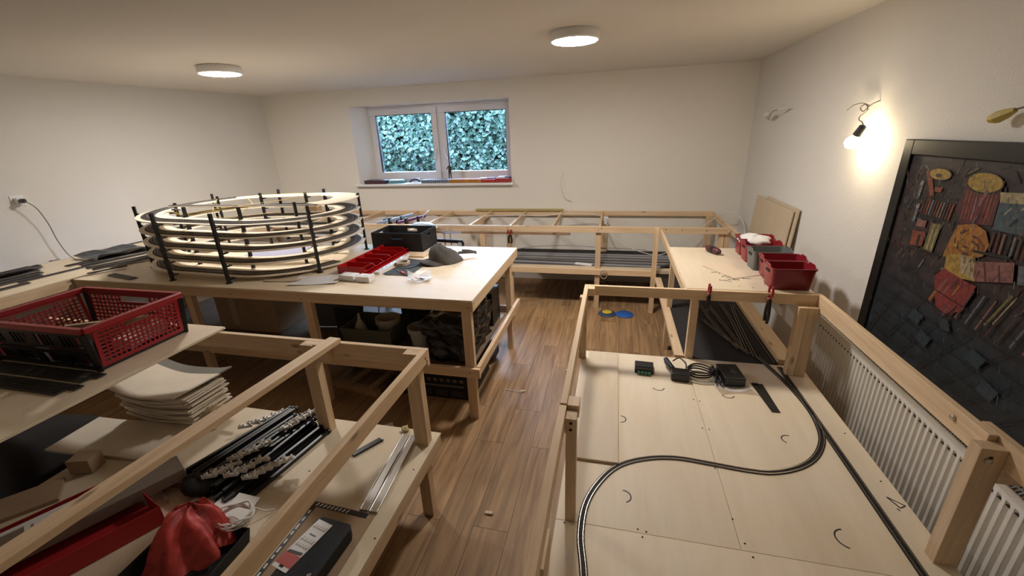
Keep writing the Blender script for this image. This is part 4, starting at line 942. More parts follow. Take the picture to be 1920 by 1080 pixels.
# tray axes: along = dl, across = left
ac = Vector((-.475, .145, 0)); acn = ac.normalized(); ln = .95; wd = .36
z0, z1 = zF + .001, zF + .085
base = [Pn, Pn + dl * ln, Pn + dl * ln + acn * wd, Pn + acn * wd]
mb = MB(); mb.prism([(p.x, p.y) for p in base], z0, z0 + .003, RC)
for p, q in ((base[0], base[1]), (base[3], base[2]), (base[0], base[0] + acn * .15), (base[3], base[3] - acn * .07), (base[1], base[2])):
     mb.beam((p.x, p.y, (z0 + z1) / 2 + .002), (q.x, q.y, (z0 + z1) / 2 + .002), .003, z1 - z0 - .004, RC)
mb.build('shell', tr)
bx = thing('long_carton', (-2.0, .8, zF + .01), 'long grey-brown carton with white label lying inside the red tray', 'carton')
GC = mat('grey_carton', (.20, .155, .115), .8)
c0 = Pn + acn * .12 + dl * -.16; c1 = c0 + dl * .95; wv = acn * .10
cz0 = z0 + .035
mb = MB(); mb.beam((c0 + wv).to_tuple()[:2] + (cz0 + .035,), (c1 + wv).to_tuple()[:2] + (cz0 + .035,), .13, .05, GC); mb.build('body', bx, bevel=.002)
MB().beam((c0 + wv * 1.75).to_tuple()[:2] + (cz0 + .062,), (c1 + wv * 1.75).to_tuple()[:2] + (cz0 + .062,), .02, .004, PAPER).build('pale_edge', bx)
lc = c0 + dl * .36 + wv * 1.15
LB = MB(); LB.beam((lc + dl * -.11).to_tuple()[:2] + (cz0 + .0605,), (lc + dl * .11).to_tuple()[:2] + (cz0 + .0605,), .10, .001, PAPER)
lab_o = LB.build('label', bx); mb = MB()
INK = mat('print_ink', (.05, .05, .05), .7)
for (a, s_, l_2, w_) in ((-.08, .02, .012, .05), (-.055, .02, .010, .06), (-.03, -.02, .01, .03), (.0, .01, .03, .018), (.045, .0, .035, .055), (.085, .02, .008, .04), (.02, -.03, .05, .008)):
    p = lc + dl * a + acn * s_; mb.beam((p - dl * l_2 / 2).to_tuple()[:2] + (cz0 + .0615,), (p + dl * l_2 / 2).to_tuple()[:2] + (cz0 + .0615,), w_, .0006, mat('label_grey', (.25, .24, .22), .8))
mb.build('label_print', lab_o)
tag(MB().obox((-2.36, 1.06, zF + .04), (.10, .075, .07), CARD, rot=(0, .0, .3)).build('carton', bevel=.002), 'small brown carton beside the flat foam sheet on the near left deck', 'carton')
tag(MB().obox((-2.42, .82, zF + .01), (.30, .16, .015), CARD, rot=(0, .0, .9)).build('cardboard_piece'), 'flat piece of cardboard on the deck left of the red tray', 'cardboard')
# bundle of black rods with white clips
rods = [((-1.665, 1.59), (-1.80, 1.15)), ]
RD = BLACK; CL = mat('white_clip', (.70, .68, .64), .4)
rp = thing('support_rod', (0, 0, 0), 'x', 'rod', 'black support rods bundled on the near left deck')
MB().beam((0, -.25, .010), (0, .25, .010), .016, .016, RD).build('bar', rp, bevel=.001)
MB().lathe([(0, .25), (.014, .25), (.014, .262), (0, .262)], RD, 12, Matrix.Translation((0, 0, .010)) @ Matrix.Rotation(-math.pi / 2, 4, 'X')).build('round_end_cap', rp, smooth='auto')
rpos = []
n_r = 0
for L_ in range(3):
    for k in range(13 - L_ * 2):
        n_r += 1
        x = -1.77 + .030 * k + .012 * L_ + random.uniform(-.006, .006); y = 1.325 + random.uniform(-.03, .03) - .018 * k * .3
        o = rp if n_r == 1 else copy_tree(rp)
        o.location = (x, y, zF + .001 + .019 * L_); o.rotation_euler = (0, 0, -.27 + .020 * k * .6 + random.uniform(-.05, .05))
        o['label'] = 'long thin black support rod in the bundle on the near left deck'
cp = thing('white_clip', (0, 0, 0), 'x', 'clip', 'white track clips on the black rods')
mb = MB(); mb.obox((0, 0, .010), (.040, .013, .010), CL); mb.obox((-.012, 0, .018), (.006, .013, .010), CL); mb.obox((.012, 0, .018), (.006, .013, .010), CL)
mb.tube([(-.024, 0, .004), (-.024, 0, .018)], .007, CL, 10); mb.build('body', cp, bevel=.001); MB().lathe([(0, .0), (.0035, 0), (.0035, .001), (0, .001)], DARKHOLE, 8, Matrix.Translation((-.024, 0, .0182))).build('screw_hole', cp)
ci = 0
for (x0_, y0_, dx_, dy_, n_, zz_, lb) in ((-1.80, 1.42, .023, .030, 6, .03, 'white clip in the row at the far left end of the black rods'), (-1.545, 1.42, .012, .034, 5, .062, 'white clip in the row at the right far end of the black rods'), (-1.62, 1.19, .016, .028, 5, .062, 'white clip in the middle row on the black rods'),
                                   (-1.475, 1.12, .017, .025, 6, .05, 'white clip in the row at the near right end of the black rods'), (-1.55, 1.10, .016, .026, 5, .062, 'white clip in the second row at the near end of the black rods'), (-1.645, 1.08, .016, .026, 4, .058, 'white clip in the left row at the near end of the black rods')):
    for k in range(n_):
        ci += 1; o = cp if ci == 1 else copy_tree(cp)
        o.location = (x0_ + dx_ * k, y0_ + dy_ * k, zF + zz_); o.rotation_euler = (random.uniform(-.3, .3), random.uniform(-.2, .2), .5 + random.uniform(-.3, .3)); o['label'] = lb; o.scale = (1.25, 1.25, 1.25)
# black cloth tool pouch
mb = MB(); vs = []; fs = []; 
def blob(c, rx, ry, rz, m, seed=1, amp=.12, nu=20, nv=12, rot=0):
    rnd = random.Random(seed); ph = [(rnd.uniform(1, 5), rnd.uniform(0, 6.3), rnd.uniform(1, 4)) for _ in range(4)]
    vs = []; M = Matrix.Translation(c) @ Matrix.Rotation(rot, 4, 'Z')
    for j in range(nv + 1):
        th = math.pi * j / nv
        for i in range(nu):
            a = 2 * math.pi * i / nu; k = 1 + amp * sum(math.sin(round(f) * a + p + round(g) * th) for f, p, g in ph) / 2
            vs.append(M @ Vector((rx * math.sin(th) * math.cos(a) * k, ry * math.sin(th) * math.sin(a) * k, max(-rz * .98, -rz * math.cos(th) * (k if j > nv // 2 else 1)))))
    return MB().add(vs, [(j * nu + i, j * nu + (i + 1) % nu, (j + 1) * nu + (i + 1) % nu, (j + 1) * nu + i) for j in range(nv) for i in range(nu)], m)
tag(blob((-1.70, 1.06, zF + .035), .085, .06, .035, BLACKM, 3, .18).build('cloth_pouch', smooth=True), 'lumpy black cloth pouch beside the near end of the rods', 'pouch')
# brown leather/cardboard straps
LEA = mat('brown_strap', (.26, .15, .09), .6)
def ribbon(name, P, w, m, label, cat, up=(0, 0, 1), parent=None):
    P = bez(P, 8); fr_ = []
    for i, p in enumerate(P):
        d = (P[min(i + 1, len(P) - 1)] - P[max(i - 1, 0)]).normalized(); u = Vector(up); r = d.cross(u).normalized(); fr_.append((p, r, u))
    o = MB().sweep(fr_, [(-.0012, -w / 2), (.0012, -w / 2), (.0012, w / 2), (-.0012, w / 2)], m).build(name, parent)
    if label: tag(o, label, cat)
    return o
ribbon('brown_strap', [(-1.92, 1.10, zF + .02), (-1.82, 1.09, zF + .02), (-1.74, 1.14, zF + .02), (-1.73, 1.22, zF + .03), (-1.79, 1.28, zF + .02)], .024, LEA, 'curled brown strap looping beside the black rods', 'strap')
ribbon('brown_strap', [(-1.95, 1.06, zF + .015), (-1.86, 1.045, zF + .015), (-1.77, 1.06, zF + .015), (-1.69, 1.125, zF + .06)], .022, LEA, 'brown strap lying straight below the curled one', 'strap')
ribbon('brown_strap', [(-1.90, 1.06, zF + .015), (-1.83, 1.0, zF + .015), (-1.77, .97, zF + .015)], .022, LEA, 'short brown strap end pointing towards the camera', 'strap')
# folded paper manual, white cable coil
t = MB(); 
t.beam((-1.50, 1.045, zF + .02), (-1.47, .90, zF + .045), .11, .003, PAPER); t.beam((-1.43, 1.055, zF + .03), (-1.40, .90, zF + .04), .09, .003, PAPER, up=(.3, 0, 1)); t.beam((-1.56, 1.0, zF + .01), (-1.52, .88, zF + .015), .12, .002, PAPER)
tag(t.build('folded_leaflet'), 'crumpled white folded leaflet on the near left deck', 'leaflet')
cc = [(-1.36 + (.055 + .004 * (k % 5)) * math.cos(k * .5), .925 + (.045 + .003 * (k % 7)) * math.sin(k * .5), zF + .055 + .0022 * (k % 9) + .0004 * k) for k in range(66)]
cc += [(-1.33, .99, zF + .05), (-1.31, 1.01, zF + .02), (-1.29, 1.03, zF + .012)]
tag(MB().tube(bez(cc, 3), .0032, CABLEW, 6).build('cable_coil', smooth=True), 'coil of white cable lying on the folded leaflet', 'cable')
# white switch frame
t = thing('switch_frame', (-1.60, .95, zF), 'white plastic frame with dark opening beside the red mesh bag', 'frame')
mb = MB(); Mf = Matrix.Translation((-1.60, .955, zF)) @ Matrix.Rotation(-.05, 4, 'Z')
for (a, b_, c, d) in ((-.075, .075, -.055, -.043), (-.075, .075, .043, .055), (-.075, -.063, -.043, .043), (.063, .075, -.043, .043)): mb.obox(None, (b_ - a, d - c, .014), WHITE, M=Mf @ Matrix.Translation(((a + b_) / 2, (c + d) / 2, .008)))
mb.build('rim', t, bevel=.002); MB().obox(None, (.124, .084, .004), mat('dark_glass', (.10, .09, .06), .15), M=Mf @ Matrix.Translation((0, 0, .004))).build('panel', t)
# paper slip
sheet('paper_slip', (-1.505, 1.03), .09, .05, .3, PAPER, zF, 'small blank white paper slip near the black pouch', 'paper', .01)
# dark open box with red mesh bag
t = thing('black_tray', (-1.42, .78, zF), 'black open tray on the near left deck under the red net bag', 'tray')
mb = MB(); open_box(mb, Matrix.Translation((-1.42, .72, zF + .001)) @ Matrix.Rotation(.08, 4, 'Z'), .30, .32, .06, .004, BLACKM, .01); mb.build('shell', t)
NET = bpy.data.materials.new('red_net'); NET.use_nodes = True; n_ = NET.node_tree.nodes; l_ = NET.node_tree.links
bb = n_['Principled BSDF']; bb.inputs['Base Color'].default_value = (.55, .05, .04, 1); bb.inputs['Roughness'].default_value = .5
tc_ = n_.new('ShaderNodeTexCoord'); no_ = n_.new('ShaderNodeTexNoise'); no_.inputs['Scale'].default_value = 30; no_.inputs['Detail'].default_value = 5; l_.new(tc_.outputs['Object'], no_.inputs['Vector'])
mr_ = n_.new('ShaderNodeMapRange'); mr_.inputs[1].default_value = .35; mr_.inputs[2].default_value = .6; mr_.inputs[3].default_value = .62; mr_.inputs[4].default_value = .95; l_.new(no_.outputs['Fac'], mr_.inputs[0]); l_.new(mr_.outputs[0], bb.inputs['Alpha'])
nu, nv = 40, 16; vs = []
Mn = Matrix.Translation((-1.44, .80, zF + .02)) @ Matrix.Rotation(2.2, 4, 'Z')
for j in range(nv + 1):
    s = j / nv; rad = .015 + .115 * (1 - s) ** .7; hgt = .05 + .12 * s
    for i in range(nu):
        a = 2 * math.pi * i / nu; k = 1 + .16 * math.sin(7 * a + 2 * s) + .08 * math.sin(13 * a + 5 * s)
        vs.append(Mn @ Vector((rad * k * math.cos(a) * .8 + .12 * s, rad * k * math.sin(a), (.01 + .10 * math.sin(s * 1.9) + .012 * math.sin(5 * a + 6 * s)))))
MBn = MB().add(vs, [(j * nu + i, j * nu + (i + 1) % nu, (j + 1) * nu + (i + 1) % nu, (j + 1) * nu + i) for j in range(nv) for i in range(nu)], NET)
tag(MBn.build('net_bag', smooth=True), 'crumpled red plastic net bag in the black tray', 'net bag')
# batten piece lying under
tag(bar('timber_offcut', -1.62, -1.575, .35, .86, zF + .001, zF + .024, None), 'short timber offcut on the deck between red tray and black tray', 'timber offcut')
# cardboard with rulers, black case with blister card
t = thing('cardboard_sheet', (-1.02, .93, zF), 'brown cardboard sheet with black printed borders on the near left deck', 'cardboard')
MB().prism([(-1.155, .60), (-.872, .60), (-.872, 1.085), (-1.155, 1.10)], zF + .001, zF + .004, CARD).build('sheet', t)
mb = MB(); mb.beam((-1.155, 1.092, zF + .0048), (-.90, 1.080, zF + .0048), .022, .0012, BLACK); mb.beam((-1.145, 1.08, zF + .0048), (-1.145, .62, zF + .0048), .020, .0012, BLACK); mb.build('black_border', t)
mb = MB()
for k in range(9): mb.beam((-1.138 + .018 * k, 1.084 - .001 * k, zF + .0056), (-1.130 + .018 * k, 1.098 - .001 * k, zF + .0056), .006, .0005, PAPER)
mb.build('border_ticks', t); mb = MB()
for k in range(14): mb.beam((-1.145, 1.06 - .033 * k, zF + .0056), (-1.145, 1.045 - .033 * k - .004 * (k % 3), zF + .0056), .008, .0005, PAPER)
mb.build('border_ticks', t)
t = thing('black_case', (-.99, .88, zF), 'black hard case lying on the brown cardboard', 'case')
Mk = Matrix.Translation((-.985, .815, zF + .005)) @ Matrix.Rotation(-.05, 4, 'Z')
mb = MB(); mb.prism([(-.075, -.20), (.08, -.20), (.08, .16), (.065, .185), (-.06, .19), (-.075, .17)], 0, .052, BLACKM, Mk); mb.build('shell', t, bevel=.005)
mb = MB()
for (a, b_) in ((.03, -.02), (.045, -.03), (.03, -.045), (.05, -.06), (.035, -.075)): mb.obox(None, (.014, .008, .0005), mat('case_print', (.35, .32, .28), .6), M=Mk @ Matrix.Translation((a + .022, b_, .0525)) @ Matrix.Rotation(.6, 4, 'Z'))
mb.build('printed_mark', t)
t = thing('blister_card', (-1.03, .88, zF + .06), 'white blister card with a red lower end lying on the black case', 'blister card')
Mq = Matrix.Translation((-1.028, .885, zF + .0585)) @ Matrix.Rotation(-.22, 4, 'Z') @ Matrix.Translation((0, 0, 0))
MB().obox(None, (.072, .20, .0015), PAPER, M=Mq).build('card', t, bevel=.0005)
MB().obox(None, (.070, .045, .0006), mat('card_red', (.42, .05, .04), .35), M=Mq @ Matrix.Translation((0, -.062, .0012))).build('red_print', t)
mb = MB(); mb.obox(None, (.060, .010, .0006), BLACK, M=Mq @ Matrix.Translation((0, -.034, .0016)) @ Matrix.Rotation(.15, 4, 'Z')); mb.build('dark_band', t); mb = MB(); mb.obox(None, (.03, .004, .0005), BLACK, M=Mq @ Matrix.Translation((.0, .04, .0012))); mb.build('dark_line', t); mb = MB(); mb.obox(None, (.018, .008, .0006), DARKHOLE, M=Mq @ Matrix.Translation((0, -.088, .0014))); mb.build('hang_hole', t)
SH = mat('blister_shine', (.85, .85, .83), .1)
mb = MB()
for r_ in range(3):
    for k in range(5): mb.obox(None, (.006, .014, .004), SH, M=Mq @ Matrix.Translation((-.024 + .012 * k, [.075, .02, -.003][r_], .0028)))
mb.build('blister_cells', t, bevel=.0008)
# aluminium profiles
for (x, lb) in ((-.948, 'right one of two long aluminium profiles at the deck edge'), (-.990, 'left one of two long aluminium profiles at the deck edge')):
    mb = MB(); off = .078; dx_ = 0.0
    mb.beam((x + .022, 1.555, zF + .006), (x + .075 if 0 else x + .062, 1.10, zF + .006), .036, .010, STEEL); mb.beam((x + .022 - .016, 1.555, zF + .012), (x + .062 - .016, 1.10, zF + .012), .003, .004, STEEL); mb.beam((x + .022 + .016, 1.555, zF + .012), (x + .062 + .016, 1.10, zF + .012), .003, .004, STEEL)
    tag(mb.build('aluminium_profile'), lb, 'profile', 'aluminium profiles')
t = MB(); t.beam((-1.155, 1.375, zF + .006), (-1.078, 1.50, zF + .006), .026, .010, BLACK); t.beam((-1.075, 1.487, zF + .006), (-1.065, 1.50, zF + .006), .008, .006, BLACK)
tag(t.build('track_connector'), 'short black plastic track piece under the right upper beam', 'track piece')
tag(blob((-.99, 1.59, zF + .012), .018, .02, .012, mat('dried_glue', (.55, .45, .25), .5), 5, .3, 10, 8).build('wood_shaving', smooth=True), 'small pale wood shaving at the far deck edge by the post', 'shaving')
tag(MB().tube([(-1.215, 1.165, zF + .008), (-1.20, 1.18, zF + .008)], .008, mat('grey_stub', (.2, .17, .13), .6), 10).build('dowel_stub'), 'tiny grey dowel stub on the near left deck', 'dowel')
# ================================================================ RIGHT SIDE THINGS
# handled boxes
def bin_mesh(m, name_label, loc, rot, group):
    t = thing('handled_box', loc, name_label, 'box', group)
    w, d, h, f, th = .205, .135, .128, .013, .003
    mb = MB(); n = 24; vs = []
    def ring(w, d, z, r=.02, arch=0):
        out = []
        for k in range(4):
            sx, sy = ((1, 1), (-1, 1), (-1, -1), (1, -1))[k]
            for j in range(5):
                a = (k * 90 + j * 22.5) * math.pi / 180; out.append([sx * (w / 2 - r) + r * math.cos(a), sy * (d / 2 - r) + r * math.sin(a), z])
        return out
    R_ = [ring(w, d, 0), ring(w + 2 * f * .9, d + 2 * f * .9, h * .92), ring(w + 2 * f + .006, d + 2 * f + .006, h * .93), ring(w + 2 * f + .006, d + 2 * f + .006, h), ring(w + 2 * f - .004, d + 2 * f - .004, h), ring(w - .006, d - .006, .004)]
    n = 20; vs = []
    for q in R_: vs += q
    fs = [(i * n + k, i * n + (k + 1) % n, (i + 1) * n + (k + 1) % n, (i + 1) * n + k) for i in range(len(R_) - 1) for k in range(n)]
    fs += [tuple(range(n - 1, -1, -1)), tuple((len(R_) - 1) * n + k for k in range(n))]
    M = Matrix.Translation(loc) @ Matrix.Rotation(rot, 4, 'Z')
    mb.add([M @ Vector(p) for p in vs], fs, m); mb.build('shell', t, smooth='auto')
    for s_ in (-1, 1):
        hb = MB(); x = s_ * (w / 2 + f * .82)
        # raised handle tab with a slot seen dark
        hb.prism([(-.045, 0), (.045, 0), (.03, .014), (-.03, .014)], -.002, .002, m, M @ Matrix.Translation((s_ * (w / 2 + f - .001), 0, h)) @ Matrix.Rotation(math.pi / 2, 4, 'Z') @ Matrix.Rotation(math.pi / 2, 4, 'X'))
        hb.build('handle_tab', t)
        sb = MB(); sb.obox(None, (.002, .05, .016), DARKHOLE, M=M @ Matrix.Translation((x + s_ * .002, 0, h * .78)) @ Matrix.Rotation(s_ * .1, 4, 'Y')); sb.build('handle_slot', t)
    return t
G = 'small handled boxes on the right table'
bin_mesh(WINE, 'wine red handled box nearest the camera in the row', (1.010, 2.635, ZB + .001), .04, G)
bin_mesh(WINE, 'wine red handled box second from the camera, touching the grey one', (1.030, 2.815, ZB + .001), -.03, G)
bin_mesh(GREYP, 'grey handled box in the middle of the wine red ones', (1.010, 2.995, ZB + .001), .05, G)
bin_mesh(WINE, 'wine red handled box just behind the grey one', (1.015, 3.175, ZB + .001), .02, G)
bin_mesh(WINE, 'wine red handled box farthest from the camera, filled with white packing', (1.020, 3.36, ZB + .001), .0, G)
tag(blob((1.015, 3.30, ZB + .115), .09, .10, .035, PAPER, 8, .25).build('packing_paper', smooth=True), 'crumpled white packing heaped in the farthest wine red boxes', 'packing paper')
t = thing('handheld_tool', (.75, 3.33, ZB), 'short dark red and black cylindrical tool on the right table top', 'tool')
MB().tube([(.715, 3.40, ZB + .026), (.72, 3.39, ZB + .026), (.765, 3.30, ZB + .026), (.775, 3.28, ZB + .026)], [.016, .025, .025, .018], mat('tool_body', (.10, .02, .025), .4), 14).build('body', t, smooth='auto')
MB().tube([(.738, 3.352, ZB + .026), (.752, 3.326, ZB + .026)], .0265, BLACK, 14).build('grip_ring', t)
MB().tube([(.775, 3.28, ZB + .026), (.78, 3.268, ZB + .026)], [.012, .008], BLACK, 10).build('nozzle', t)
sheet('paper_sheet', (.78, 2.92), .22, .30, .5, mat('tan_sheet', (.70, .56, .42), .8), ZB, 'pale sheet under the pencilled notes on the right table top', 'paper', .001)
# spring clamps hanging on the near right cross beam
def clamp(loc, rot, label, s=1.0, tilt=0.0):
    t = thing('spring_clamp', loc, label, 'clamp', 'spring clamps')
    M = Matrix.Translation(loc) @ Matrix.Rotation(rot, 4, 'Z') @ Matrix.Rotation(tilt, 4, 'X') @ Matrix.Scale(s, 4)
    for sg in (-1, 1):
        mb = MB(); P = [M @ Vector(p) for p in ((sg * .016, 0, .03), (sg * .022, 0, 0), (sg * .012, 0, -.02), (sg * -.004, 0, -.045))]
        mb.tube(bez(P, 5), .007, mat('clamp_red', (.35, .02, .02), .4), 8); mb.build('jaw', t, smooth=True)
        mb = MB(); P = [M @ Vector(p) for p in ((sg * .004, 0, -.025), (sg * .014, 0, -.06), (sg * .020, 0, -.10), (sg * .014, 0, -.135))]
        mb.tube(bez(P, 5), .009, BLACK, 8); mb.build('grip', t, smooth=True)
    MB().tube([M @ Vector((0, -.012, -.03)), M @ Vector((0, .012, -.03))], .010, STEEL, 10).build('spring', t)
    return t
clamp((.565, 2.4875, .905), 1.57, 'red and black spring clamp on the near cross beam beside the post', 1.0)
clamp((.885, 2.4875, .905), 1.57, 'large black spring clamp hanging near the right end of the cross beam', 1.35)
clamp((-1.055, 4.235, .83), .0, 'red spring clamp on the leg of the back frame, handle pointing down right', .9, 0)
bpy.data.objects['spring_clamp.002'] if 'spring_clamp.002' in bpy.data.objects else None
# decoder, power supplies and cable
t = thing('control_module', (.225, 2.37, ZL), 'black control module with green terminals on the near right deck', 'control module')
Mm = Matrix.Translation((.225, 2.375, ZL + .001)) @ Matrix.Rotation(-.05, 4, 'Z')
MB().obox(None, (.11, .105, .028), BLACK, M=Mm @ Matrix.Translation((0, .01, .014))).build('case', t, bevel=.003)
GRN = mat('terminal_green', (.05, .16, .09), .45); mb = MB()
for k in range(4): mb.obox(None, (.016, .022, .018), GRN, M=Mm @ Matrix.Translation((-.030 + .020 * k, -.052, .010)))
mb.build('terminals', t, bevel=.001); mb = MB()
for k in range(9): mb.obox(None, (.006, .018, .006), DGREY, M=Mm @ Matrix.Translation((-.048 + .012 * k, .06, .020)))
mb.build('rear_terminals', t); MB().obox(None, (.09, .012, .002), DGREY, M=Mm @ Matrix.Translation((0, .0, .0292))).build('seam_strip', t)
t = thing('power_adapter', (.42, 2.34, ZL), 'black power adapter at the left end of the cable coil', 'power adapter')
MB().obox((.425, 2.315, ZL + .026), (.10, .075, .05), BLACK, rot=(0, 0, -.08)).build('body', t, bevel=.006)
MB().tube([(.39, 2.37, ZL + .03), (.365, 2.44, ZL + .035), (.36, 2.47, ZL + .04)], [.016, .018, .014], BLACK, 12).build('plug', t, smooth='auto')
MB().tube(bez([(.40, 2.45, ZL + .04), (.43, 2.43, ZL + .075), (.46, 2.38, ZL + .07), (.46, 2.34, ZL + .055)]), .004, BLACK, 8).build('lead', t, smooth=True)
cc = [(.545 + (.070 + .004 * math.sin(k * 1.7)) * math.cos(k * .42), 2.365 + (.060 + .004 * math.cos(k * 1.3)) * math.sin(k * .42), ZL + .012 + .0010 * k) for k in range(46)]
tag(MB().tube(bez(cc, 3), .0048, BLACK, 8).build('cable_coil', smooth=True), 'coil of black cable between the two power adapters', 'cable')
tag(MB().tube(bez([(.47 + .0 , 2.29, ZL + .006), (.53, 2.275, ZL + .008), (.60, 2.28, ZL + .008), (.62, 2.30, ZL + .008)]), .004, CABLEW, 6).build('cable_tie_end', smooth=True), 'grey-white cable end lying in front of the black coil', 'cable')
t = thing('power_supply', (.70, 2.36, ZL), 'larger black power supply in a clear bag, right of the cable coil', 'power supply')
MB().obox((.705, 2.355, ZL + .030), (.115, .165, .055), BLACK, rot=(0, 0, .10)).build('body', t, bevel=.006)
MB().obox((.715, 2.36, ZL + .0582), (.03, .06, .001), DGREY, rot=(0, 0, .1)).build('label', t)
mb = MB()
for k in range(5):
    r = random.Random(k); P = [(.625 + r.uniform(-.02, .02), 2.28 + r.uniform(-.02, .15), ZL + r.uniform(.01, .05)) for _ in range(7)]; mb.tube(bez(P, 5), .004, BLACK, 7)
mb.build('bunched_lead', t, smooth=True)
sheet('plastic_bag', (.70, 2.27), .19, .12, .15, CLR, ZL, 'clear plastic bag end under the larger black power supply', 'plastic bag', .02)

# ================================================================ BACK FRAME THINGS
SG = mat('grey_duct', (.17, .17, .18), .35)
bl = ['rearmost', 'second rearmost', 'middle', 'second nearest', 'nearest']
for k in range(5):
    y = 4.86 - .085 * k; mb = MB(); mb.beam((-1.24, y, .425 + .004 * (k % 2)), (.98 - .12 * k, y - .02 * k, .425 + .004 * (k % 2)), .07, .022, SG)
    mb.beam((-1.24, y - .02, .438 + .004 * (k % 2)), (.98 - .12 * k, y - .02 - .02 * k, .438 + .004 * (k % 2)), .008, .004, mat('duct_light', (.45, .45, .47), .3))
    tag(mb.build('cable_duct'), bl[k] + ' long grey cable duct lying on the shelf along the back wall', 'cable duct', 'grey ducts on the back shelf')
tag(MB().tube(bez([(-1.2, 4.98, .44), (-.9, 5.02, .475), (-.55, 5.05, .485), (-.2, 5.06, .47), (.4, 5.05, .45)]), .005, mat('grey_white_cord', (.4, .35, .33), .5), 6).build('loose_cord', smooth=True), 'thin loose cord running along the rear of the back shelf', 'cord')
tag(MB().beam((-.38, 4.42, .452), (-.20, 4.38, .452), .05, .012, WHITE).build('plastic_offcut'), 'white plastic offcut on the back shelf beside the middle leg', 'plastic offcut')
# extension socket with white cable
t = thing('extension_socket', (-.09, 4.98, ZB - .06), 'white plug and socket dangling from the back frame above the dark shelf', 'socket')
MB().obox((-.085, 5.0, .825), (.06, .045, .05), WHITE, rot=(.2, .2, .1)).build('socket_body', t, bevel=.008)
MB().obox((-.085, 5.0, .785), (.035, .03, .04), WHITE, rot=(.2, .2, .1)).build('plug', t, bevel=.006)
MB().tube(bez([(-2.3, 4.55, .895), (-2.1, 4.6, .925), (-1.9, 4.6, .905), (-1.5, 4.75, .90), (-1.05, 4.8, .903), (-.8, 4.85, .888), (-.6, 4.9, .903), (-.3, 4.95, .897), (-.1, 5.0, .85)]), .005, CABLEW, 6).build('supply_cable', t, smooth=True)
MB().tube(bez([(-.08, 5.0, .78), (.0, 4.95, .65), (.15, 4.9, .54), (.35, 4.9, .46), (.55, 4.9, .44), (.75, 4.95, .56), (.93, 5.0, .70), (1.06, 5.0, .82), (1.16, 4.95, .90), (1.25, 4.9, .92), (1.32, 4.8, .85), (1.34, 4.7, .7)]), .005, CABLEW, 6).build('outgoing_cable', t, smooth=True)
t = thing('cable_bundle', (-.10, 4.23, .40), 'small hank of cable tied at the middle leg of the back frame', 'cable')
MB().tube(bez([(-.07 + .035 * math.cos(k), 4.22, .40 + .045 * math.sin(k * 1.0)) for k in range(14)], 4), .005, mat('cable_brown', (.35, .28, .22), .5), 6).build('coil', t, smooth=True)
# cluster of tools lying on the back frame
PUR = mat('tool_purple', (.18, .05, .13), .4); LBL = mat('tool_lightblue', (.32, .45, .62), .35); LIL = mat('tool_lilac', (.45, .44, .62), .35)
for (a, c, m, lb) in (((-2.62, 4.26, .905), (-2.36, 4.52, .93), LIL, 'lilac plastic bar clamp on the back frame, leftmost of the cluster'), ((-2.55, 4.25, .915), (-2.30, 4.56, .95), LBL, 'light blue bar clamp on the back frame behind the black box'), ((-2.36, 4.27, .91), (-2.12, 4.50, .945), PUR, 'purple red bar clamp on the back frame, rightmost of the cluster')):
    a, c = Vector(a), Vector(c); t = thing('bar_clamp', a, lb, 'clamp', 'bar clamps on the back frame')
    MB().beam(a, c, .024, .03, m).build('bar', t, bevel=.003); d = (c - a).normalized(); p = a + d * .1
    MB().beam(p + Vector((0, 0, -.05)), p + Vector((0, 0, .03)), .05, .02, BLACK).build('jaw', t); p = a + d * .24
    MB().beam(p + Vector((0, 0, -.05)), p + Vector((0, 0, .02)), .04, .02, BLACK).build('handle', t)
tag(MB().tube([(-2.16, 4.45, .90), (-2.12, 4.46, .96), (-2.08, 4.52, 1.0)], .007, LIL, 8).build('plastic_tube', smooth=True), 'short pale tube standing slanted behind the black storage box', 'tube')
tag(blob((-1.99, 4.13, .915), .13, .07, .035, mat('pale_blue_bag', (.42, .52, .62), .4), 11, .08).build('plastic_packet', smooth=True), 'pale bluish plastic packet behind the black storage box', 'packet')
MBx = MB(); MBx.box(-2.12, -1.86, 4.06, 4.244, .862, .88, pine(0)); tag(MBx.build('timber_offcut'), 'short timber offcut carrying the pale bluish packet', 'timber offcut')
t = thing('work_light', (-1.72, 4.25, .80), 'small clamp-on work light hanging below the front rail of the back frame', 'work light')
mb = MB(); mb.beam((-1.88, 4.20, .735), (-1.58, 4.20, .725), .03, .035, BLACK); mb.build('bar', t, bevel=.003)
mb = MB(); mb.lathe([(0, 0), (.035, .005), (.04, .03), (.03, .05), (0, .055)], BLACK, 20, Matrix.Translation((-1.60, 4.22, .70)) @ Matrix.Rotation(math.pi / 2, 4, 'X')); mb.build('head', t, smooth='auto')
MB().tube([(-1.60, 4.22 - .056, .70), (-1.60, 4.22 - .058, .70)], .026, mat('lens_grey', (.5, .5, .5), .15), 18).build('lens', t)
mb = MB(); [mb.beam((x, 4.235, .87), (x + .01, 4.225, .68), .010, .012, mat('clamp_grey', (.5, .48, .46), .4)) for x in (-1.80, -1.73)]; mb.beam((-1.82, 4.225, .815), (-1.60, 4.225, .82), .02, .02, LIL); mb.build('clip', t)
MB().tube(bez([(-1.88, 4.2, .74), (-1.90, 4.2, .68), (-1.87, 4.2, .62), (-1.80, 4.2, .60)]), .004, BLACK, 6).build('lead', t, smooth=True)

